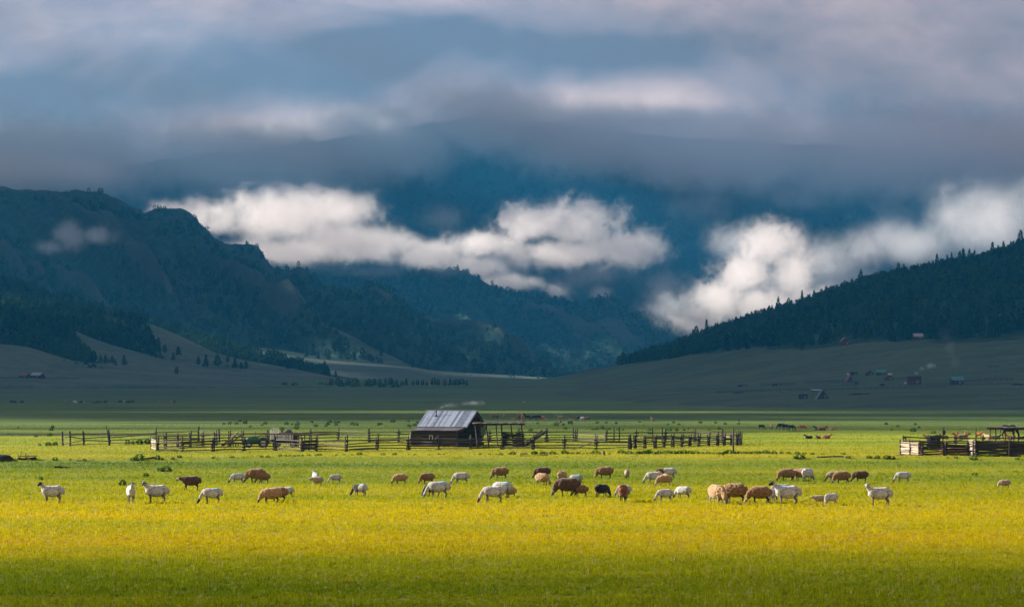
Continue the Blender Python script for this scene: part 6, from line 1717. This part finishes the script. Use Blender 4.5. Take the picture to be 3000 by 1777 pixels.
V_smoke3 = vol_mat('thin_village_smoke', (.85, .9, .95), .018)
hp = foot(2806, 1100) + Vector((0, 4, 3))
puff('smoke', 'faint smoke haze hanging above the teal-roofed house', [((-1, 0, 5), (5, 4, 7)), ((-4, 0, 14), (6, 4, 9)), ((-7, 0, 22), (7, 4, 8))], (-16, -6, -4), (8, 6, 32), V_smoke3, (40, 20, 60), amt=.7, nscale=.16, thr=(.0, .9), seed=23., loc=hp, cat='smoke')

# unseen cloud layer added overhead and to the left: it keeps the sun off the far plain and the mountains; gaps cut in it let sun reach the pasture and the valley clouds
ALT = 2300.0
SHX, SHY = SUN_H.x / math.tan(SUN_EL), SUN_H.y / math.tan(SUN_EL)
def over(x, y, z=0.0): return (x + SHX * (ALT - z), y + SHY * (ALT - z))
def deck():
    m, t = mat('shade_layer')
    pos = t.n('ShaderNodeNewGeometry').outputs['Position']
    n1 = t.noise(t.vm('SCALE', pos, scale=.0012), 1.0, 5, .6)
    col = t.mix(n1, (.62, .65, .70), (.88, .88, .90))
    df = t.n('ShaderNodeBsdfDiffuse', ins={0: col})
    tr = t.n('ShaderNodeBsdfTranslucent', ins={0: col})
    mx = t.n('ShaderNodeMixShader', ins={0: .35, 1: df.outputs[0], 2: tr.outputs[0]})
    t.n('ShaderNodeOutputMaterial', ins={0: mx.outputs[0]})
    # cell mask in "shadow" coordinates: x, y on the ground where each piece of the layer throws its shade
    ys = np.concatenate([np.arange(-60, 140, 6.), np.arange(140, 700, 14.), np.geomspace(700, 1500, 40)[:-1], np.geomspace(1500, 11500, 90)])
    xs = np.concatenate([np.arange(-5600, -420, 80.), np.arange(-420, 420, 12.), np.arange(420, 5600, 80.)])
    X, Y = np.meshgrid(xs, ys)
    edge = 440 + 160 * (fbm(X * .006, Y * .004, 81, 4) - .5) * 2 + 40 * (vnoise(X * .03, Y * .03, 82) - .5)
    pat = .55 * fbm(X * .016, Y * .020, 87, 3) + .45 * fbm(X * .0025, Y * .010, 88, 4)
    keep = (Y > 330) & (pat > .66 - .44 * smooth01((Y - 6) / 1657))
    near = Y < 64 + 10 * (fbm(X * .04, Y * .03, 83, 3) - .5) * 2  # added piece that shades the nearest grass
    keep |= near
    for (u, v, ru, rv, D) in [(840, 670, 430, 120, 5000), (1660, 690, 330, 105, 6700), (1250, 750, 230, 70, 6550), (2200, 810, 300, 190, 4700), (2820, 670, 330, 130, 5200)]:
        k = D / F
        cx, cz = (u - UC) * k, zpy(v, D)
        gx, gy = cx - SHX * cz, D - SHY * cz          # where the ray through the cloud reaches the ground
        q = ((X - gx) / (ru * k * 1.15 + rv * k / math.tan(SUN_EL) * .55)) ** 2 + ((Y - gy) / ((330 if D in (4700, 5200) else 190) + rv * k * .5)) ** 2
        keep &= q > 1 + .5 * (fbm(X * .004, Y * .004, 84, 4) - .5)
    thin = (((X + 126) / 420) ** 2 + ((Y - 2865) / 190) ** 2 < 1) & (fbm(X * .011, Y * .011, 89, 2) > .46)  # gap cut to let sun onto the meadow apron
    keep &= ~thin
    # more gaps cut in the added layer: a little sun reaches the mountains
    filt = vnoise(X * .0105 + 3.3, Y * .0085, 91) * .6 + vnoise(X * .004, Y * .004, 92) * .4
    keep &= ~((Y > 2450) & (Y < 3700) & (filt > .58))
    r, c = X.shape
    zz = ALT + 60 * (fbm(X * .002, Y * .002, 85, 4) - .5)
    top = zz + 25 + 40 * fbm(X * .0012, Y * .0012, 86, 4)
    ox, oy = SHX * ALT, SHY * ALT
    vb = np.stack([X + ox, Y + oy, zz], -1).reshape(-1, 3); vt = np.stack([X + ox, Y + oy, top], -1).reshape(-1, 3)
    n = r * c; idx = np.arange(n).reshape(r, c)
    kc = keep[:-1, :-1]
    q = np.stack([idx[:-1, :-1], idx[:-1, 1:], idx[1:, 1:], idx[1:, :-1]], -1)
    quads = [q[kc][:, ::-1], q[kc] + n]
    kp = np.pad(kc, 1)
    for (di, dj, a, b) in ((-1, 0, 0, 1), (1, 0, 2, 3), (0, 1, 1, 2), (0, -1, 3, 0)):
        e = kc & ~kp[1 + di:1 + di + kc.shape[0], 1 + dj:1 + dj + kc.shape[1]]
        s = q[e]
        quads.append(np.stack([s[:, b], s[:, a], s[:, a] + n, s[:, b] + n], -1)[:, ::-1])
    me = mesh_np('shade_cloud_layer', np.concatenate([vb, vt]), quads=np.concatenate(quads), smooth=True)
    o = obj('shade_cloud_layer', me, m=m)
    tag(o, 'unseen cloud layer added high overhead to shade the far plain and mountains', kind='structure')
deck()

# ------------------------------------------------------------------ air
def haze():
    bm = bmesh.new()
    x0, x1, y0, y1, z0, z1 = -9000, 9000, -300, 15500, -14, 1180
    vs_ = [bm.verts.new(p) for p in ((x0, y0, z0), (x1, y0, z0), (x1, y1, z0), (x0, y1, z0), (x0, y0, z1), (x1, y0, z1), (x1, y1, z1), (x0, y1, z1))]
    for f in ((3, 2, 1, 0), (4, 5, 6, 7), (0, 1, 5, 4), (1, 2, 6, 5), (2, 3, 7, 6), (3, 0, 4, 7)): bm.faces.new([vs_[i] for i in f])
    me = bpy.data.meshes.new('haze'); bm.to_mesh(me); bm.free()
    m, t = mat('valley_air')
    v = t.n('ShaderNodeVolumePrincipled', ins={'Color': (.05, .46, .92, 1), 'Density': 6.2e-5, 'Anisotropy': 0.0})
    t.n('ShaderNodeOutputMaterial', ins={'Volume': v.outputs[0]})
    o = obj('haze', me, m=m)
    tag(o, 'blue morning haze filling the valley', kind='stuff')
haze()
